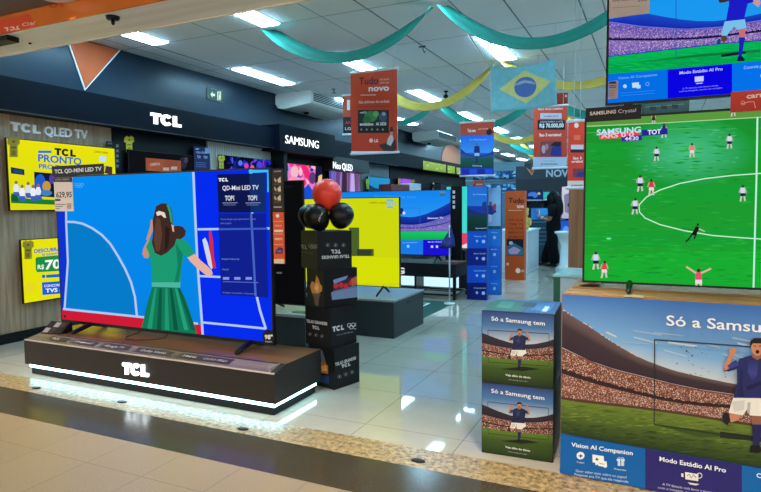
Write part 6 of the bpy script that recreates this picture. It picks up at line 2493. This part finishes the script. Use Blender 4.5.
def upper_art(pc):
    pc.base((16, 140, 236), (30, 160, 240))
    x0, x1 = 600, 990
    rt = [(x0, 21), (608.5, 19), (630, 15.6), (648.7, 13.8), (676, 19), (700, 21.4), (718.5, 21), (740, 18), (761, 13.6), (x1, -37)]
    rb = [(x0, 20.6), (609.5, 22), (642, 26.6), (684.6, 29.4), (718.5, 27.4), (761, 20.4), (x1, -27)]
    mt = [(x0, 37.6), (655, 38.2), (705, 36.4), (761, 29.4), (x1, -5)]
    mb = [(x0, 40.2), (655, 40.8), (705, 39), (761, 32), (x1, -1.5)]
    gr = [(x0, 58), (609.5, 57), (663.5, 50.8), (727, 43.6), (761, 41.2), (x1, 28)]
    gb = [(x0, 75), (608.5, 74), (667.7, 69.6), (761, 61), (x1, 40)]
    sky2 = [(x0, 20), (x1, 20)]
    pc.band(rt, rb, (24, 70, 190), (18, 34, 170), 24)
    pc.line([(x, curve_at(rb, x)) for x in range(608, 985, 8)], .9, (110, 140, 230))
    cp = ((206, 150, 190), (120, 90, 180), (230, 190, 214), (80, 60, 150), (170, 120, 180), (60, 60, 170), (200, 160, 210))
    pc.band(rb, mt, (110, 90, 180), (130, 100, 180), 20)
    pc.band(mt, mb, (20, 18, 70), (24, 20, 80), 20)
    pc.band(mb, gr, (140, 110, 180), (120, 100, 190), 20)
    cp = ((196, 160, 200), (96, 84, 170), (226, 196, 214), (60, 52, 140), (150, 116, 180), (50, 52, 160), (206, 170, 200), (120, 104, 180))
    cd = ((60, 56, 160), (40, 40, 140), (100, 84, 180), (150, 120, 190), (50, 60, 170))
    pc.crowd([(x, y + 1) for x, y in rb], mt, 5400, cp, .85)
    pc.crowd([(x, y + 1) for x, y in rb], [(x, y + 6) for x, y in rb], 1800, cd, .9)
    pc.crowd(mb, gr, 7400, cp, .85)
    pc.crowd([(x, y - 4) for x, y in gr], gr, 1500, cd, .9)
    pc.band([(x, y - 1) for x, y in gr], [(x, y + .6) for x, y in gr], (30, 40, 170), (30, 60, 170), 20)
    g2 = [(x, y + (curve_at(gb, x) - y) * .5) for x, y in gr]
    pc.band(gr, g2, (0, 182, 84), (0, 170, 78), 20)
    pc.band(g2, gb, (0, 156, 72), (0, 164, 78), 20)
    pc.mottle(gr, gb, 500, ((0, 172, 78), (10, 186, 90), (0, 156, 68), (16, 180, 86)), 8, .7)
    pc.poly([(630, 63), (700, 54), (760, 50), (760, 52), (700, 57)], (14, 130, 60))
    pc.poly([(721, 54.8), (745, 51), (746, 53.6), (721.6, 57.2)], (16, 20, 50))
    pc.line([(676, -10), (676, 58)], .6, (20, 60, 170))
    pc.line([(676, 58), (761, 50)], .6, (14, 90, 70))
    # player
    sk = (170, 96, 90)
    pc.poly([(718, 0), (719.6, 3), (724, 2.6), (732, 0), (732, -8), (718, -8)], (60, 40, 50))
    pc.poly([(750, 0), (755, 5), (758.4, 7.4), (760.6, 3), (758, -4), (750, -8)], (200, 150, 150))
    pc.poly([(728, -12), (746, -12), (748, 2), (743.6, 21), (725.6, 22.6), (729, 4)], (26, 26, 196))
    pc.poly([(745, -6), (752, -3), (753.6, 2), (747, 4)], (24, 24, 180))
    pc.poly([(724.6, 21.6), (744.8, 19.4), (746.4, 28), (738.6, 30.4), (734, 27), (729.4, 32), (726.6, 36.6), (720.8, 35.4)], (120, 190, 230))
    pc.poly([(726.4, 35.8), (721.6, 36), (721, 40.8), (724.4, 42.4), (727.2, 39)], (90, 60, 50))
    pc.poly([(717, 40), (720.6, 38.6), (720.4, 43.6), (717.2, 44)], (30, 60, 120))
    pc.poly([(738.6, 29.6), (745.4, 28.2), (744.8, 37.6), (739.4, 37.8)], (196, 110, 120))
    pc.poly([(739, 37.6), (745, 37.4), (743.2, 48), (741.6, 57), (738.4, 57), (738.8, 46)], (24, 34, 180))
    pc.poly([(738, 56.6), (742.2, 56.4), (745, 60), (743, 61.4), (736.6, 61.2)], (18, 22, 60))
    pc.poly([(729, -40), (736, -45), (748, -46), (755, -42), (750, -26), (746, -10), (727, -9), (729, -24)], (26, 26, 196))
    pc.poly([(729, -40), (718, -28), (715, -14), (719, -10), (724, -20), (731, -28)], (170, 96, 90))
    pc.poly([(754, -42), (766, -32), (768, -16), (762, -10), (758, -20), (750, -30)], (190, 130, 120))
    pc.ell(742, -55, 6, 8, (200, 140, 124))
    pc.poly([(735, -56), (736, -63), (742, -66), (748, -63), (749, -56), (747, -60), (737, -60)], (40, 26, 30))
    # caption panels
    def pt(x):
        return curve_at(gb, x)
    pc.poly([(600, pt(600)), (667.6, pt(667.6)), (667.6, 120), (600, 120)], (0, 108, 226))
    pc.poly([(667.6, pt(667.6)), (732, pt(732)), (732, 120), (667.6, 120)], (6, 0, 224))
    pc.poly([(732, pt(732)), (812, pt(812)), (812, 120), (732, 120)], (0, 112, 232))
    pc.poly([(812, pt(812)), (x1, pt(x1)), (x1, 120), (812, 120)], (6, 0, 224))
    pc.text('Vision AI Companion', (618, 79.6), (657, 76.0), 2.6, (110, 176, 246), .01)
    pc.ell(625, 86.4, 2, 2, (170, 210, 250), 10)
    pc.poly([(632, 83), (639, 82.4), (639, 87.4), (632.4, 88)], (186, 220, 250))
    pc.poly([(636.4, 85.6), (640.6, 85.2), (640.6, 88.4), (636.8, 88.8)], (186, 220, 250))
    pc.ring(647.6, 84.2, 1.7, 1.7, .6, (120, 180, 246), 10)
    for k in range(2):
        pc.line([(621, 93.4 + 2.6 * k), (655, 90.6 + 2.6 * k)], .4, (60, 140, 240))
    pc.text('Modo Estádio AI Pro', (679.4, 74.6), (722.6, 70.4), 3.0, (190, 196, 250), .02)
    pc.poly([(694.6, 77), (703.6, 76.2), (703.4, 81.4), (694.8, 82.2)], (200, 204, 250))
    pc.line([(696, 83.8), (702.4, 83.2)], .8, (200, 204, 250))
    pc.text('A TV detecta cada lance e ajusta', (682.4, 89.6), (718, 86.2), 1.5, (150, 150, 245), 0)
    pc.text('com a imagem, como no estadio', (679, 92.4), (722, 88.6), 1.5, (150, 150, 245), 0)
    pc.text('Controle por Gestos', (743.6, 69.4), (778, 66), 3, (150, 196, 250), .01)
    pc.ell(762, 76, 2, 2, (150, 196, 250), 10)
    # ceiling lamp glint stays out of the picture


UT_Z = 1.812
UT = tv('television', 'upper television at right showing a footballer above blue captions', (-.238 + .725, LT_Y + .0, UT_Z), 0, 1.45, .832, upper_art, .011, .045)
bg_ = MB().box(-.64, -.60, -.002, .02, -.012, .0).build('sensor', BLACK, UT)


def a(pc):
    pc.base((206, 188, 178), (190, 174, 166))
    pc.text('SUPER PRECO', (612, 1.8), (630, .4), 2, (120, 70, 80), .02)
    pc.text('5.999', (638, 2), (647, 1.2), 3, (90, 60, 70), .02)
    pc.line([(612, 8), (640, 6)], .6, (150, 130, 124))


card_sign('price_card', 'big pale card covering the left edge of the upper football television', 'price tag', (-.2, 3.14, 2.3), 0,
          ((609.4, -14), (650, -17), (649.6, 12.4), (609.2, 19)), .004, a, body=mat('pale_card', (222, 206, 194), .7), y=-.0055)


def a(pc):
    pc.base((170, 150, 150))
    pc.rect(600, 70, 616, 83.8, (50, 46, 60))
    pc.rect(609, 85, 616, 86.4, (120, 100, 60))
    pc.rect(609, 87, 616, 88, (90, 80, 90))
    for k in range(3):
        pc.line([(609.4, 91 + 2.4 * k), (615 - k, 90.6 + 2.4 * k)], .5, (130, 110, 110))


card_sign('price_tag', 'small pale price tag at the lower left corner of the upper football television', 'price tag', (-.2, 3.14, 1.85), 0,
          ((608.4, 81.4), (617.8, 80.8), (618, 97.6), (608.6, 99.4)), .003, a, body=mat('pale_card', (222, 206, 194), .7), y=-.0055)

# floor to ceiling display post that carries both televisions
dp = thing('display_post', 'dark post from floor to ceiling carrying the upper football television', 'display stand', (.62, 3.62, 0))
MB().box(-.06, .06, 0, .08, 0, H).build('post', SATIN, dp, .003)
MB().box(-.3, .3, -.30, .0, 2.05, 2.11).box(-.3, .3, -.30, 0, 2.35, 2.41).build('bracket', SATIN, dp)

# wooden panel and glass counter left of the television, further back
pw0, pw1 = atY(569, 188, 6.2), atY(590, 286, 6.2)
wp = thing('wooden_post', 'brown wooden post seen left of the match television below the red banner', 'post', (pw0.x, 6.2, 0))
MB().box(0, .26, 0, .10, .03, atY(570, 172, 6.2).z).build('post', wood_mat('post_wood', (118, 72, 40), (156, 102, 62), 'Z', 10, .5), wp, .004)
MB().box(-.03, .29, -.04, .14, 0, .03).build('base', SATIN, wp)
gc = thing('glass_counter', 'green sided low counter with a pale glass top behind the printed carton', 'counter', (-.76, 5.0, 0))
MB().box(0, .055, -.0, .62, 0, .72).build('side', mat('counter_green', (14, 96, 66), .4), gc)
MB().box(.055, 1.0, 0, .62, 0, .715).build('body', mat('counter_white', (196, 208, 216), .4), gc)
MB().box(-.005, 1.0, -.005, .63, .72, .735).build('top', mat('glass_top', (170, 214, 210), .08), gc)


# small cartons
def small_art_(pc):
    pc.base((46, 62, 118))
    x0, x1 = 478, 562
    top = [(x0, 308), (x1, 312)]
    rt = [(x0, 331.4), (484, 333.5), (497, 338.6), (510, 342.6), (522, 344.6), (535, 344), (547, 341.6), (560, 337)]
    rb = [(x0, 342.6), (484, 343.6), (500, 347.4), (522, 349.8), (540, 349), (560, 345)]
    gr = [(x0, 355.4), (500, 358.6), (530, 360), (560, 361)]
    grb = [(x0, 386), (x1, 396)]
    pc.band(top, [(x0, 326), (x1, 330)], (42, 52, 112), (76, 120, 170))
    pc.band([(x0, 326), (x1, 330)], [(x0, 344), (x1, 346)], (76, 120, 170), (186, 196, 200))
    pc.band(rt, rb, (52, 44, 54), (46, 34, 44), 20)
    pc.line([(x, curve_at(rb, x)) for x in range(480, 560, 8)], .6, (150, 140, 150))
    pc.band(rb, gr, (110, 66, 56), (96, 60, 52), 20)
    pc.crowd(rb, gr, 1200, CROWD, .8)
    mid = [(x, (curve_at(rb, x) * .45 + curve_at(gr, x) * .55)) for x in range(478, 562, 6)]
    pc.line(mid, 1.2, (44, 32, 38))
    g2 = [(x, y + 10) for x, y in gr]
    pc.band(gr, g2, (92, 122, 44), (60, 84, 34), 20)
    pc.band(g2, grb, (60, 84, 34), (20, 28, 20), 20)
    pc.line([(488, 330), (549, 333.6)], .6, (50, 60, 84))
    pc.line([(488, 330), (488.4, 362)], .5, (50, 46, 56))
    pc.line([(549, 333.6), (549.2, 366)], .5, (50, 46, 56))
    pc.line([(488.4, 362), (549.2, 366)], .5, (40, 46, 34))
    pc.poly([(500, 369), (524, 366.5), (540, 369), (522, 371)], (26, 36, 22))
    player(pc, lambda x: 519.8 + (x - 757) * .315, lambda y: 328.6 + (y - 336) * .355, shirt=(38, 42, 78))
    pc.text('Só a Samsung tem', (491.6, 320.2), (545, 325.4), 4.2, (236, 238, 244), .012)
    pc.text('Veja além do óbvio', (505.6, 375.4), (530.6, 378.4), 2.0, (226, 230, 226), .02)
    pc.text('samsung.com.br', (508.4, 379.6), (527.6, 381.8), 1.2, (170, 180, 170), 0)
    pc.rect(553.2, 379.2, 554.4, 380.6, (150, 170, 150))


SR = math.radians(3)
sb1 = thing('small_carton', 'upper small dark carton with a footballer print, on top of the other one', 'box', (-.822, 3.0, .385), SR, 'small printed cartons by the big carton')
SBW, SBH, SBD = .371, .385, .40
sbm = mat('carton_navy', (22, 26, 44), .5)
MB().box(0, SBW, 0, SBD, 0, SBH).build('carton', sbm, sb1, .003)
pc = Pic(sb1, .003, SBW - .003, .003, SBH - .004)
small_art_(pc)
pc.build('front_print', PRINT, sb1)


def top_print(parent):
    V, F, C = [], [], []

    def q(x0, x1, y0, y1, c, z):
        n = len(V)
        for x, y in ((x0, y0), (x1, y0), (x1, y1), (x0, y1)):
            V.append((x, y, SBH + z))
            C.append(lin(c))
        F.append((n, n + 1, n + 2, n + 3))
    q(.004, SBW - .004, .004, SBD - .004, (40, 84, 140), .001)
    q(.004, .20, .02, SBD - .05, (40, 96, 84), .0013)
    q(.05, .13, .10, .30, (70, 130, 110), .0016)
    q(.21, .215, .004, SBD - .004, (20, 26, 40), .0016)
    q(.24, .34, .08, .34, (60, 120, 176), .0016)
    q(.18, .25, .16, .30, (30, 44, 60), .0018)
    q(.30, .325, .06, .22, (190, 214, 226), .0019)
    me = bpy.data.meshes.new('top_print')
    me.from_pydata(V, [], F)
    at = me.attributes.new('Col', 'FLOAT_COLOR', 'POINT')
    at.data.foreach_set('color', [k for c in C for k in (*c, 1.0)])
    me.materials.append(PRINT)
    link('top_print', me, parent)


top_print(sb1)
sb2 = copy_tree(sb1)
sb2.location = (-.820, 2.995, 0)
sb2['label'] = 'lower small dark carton with a footballer print, standing on the floor tiles'
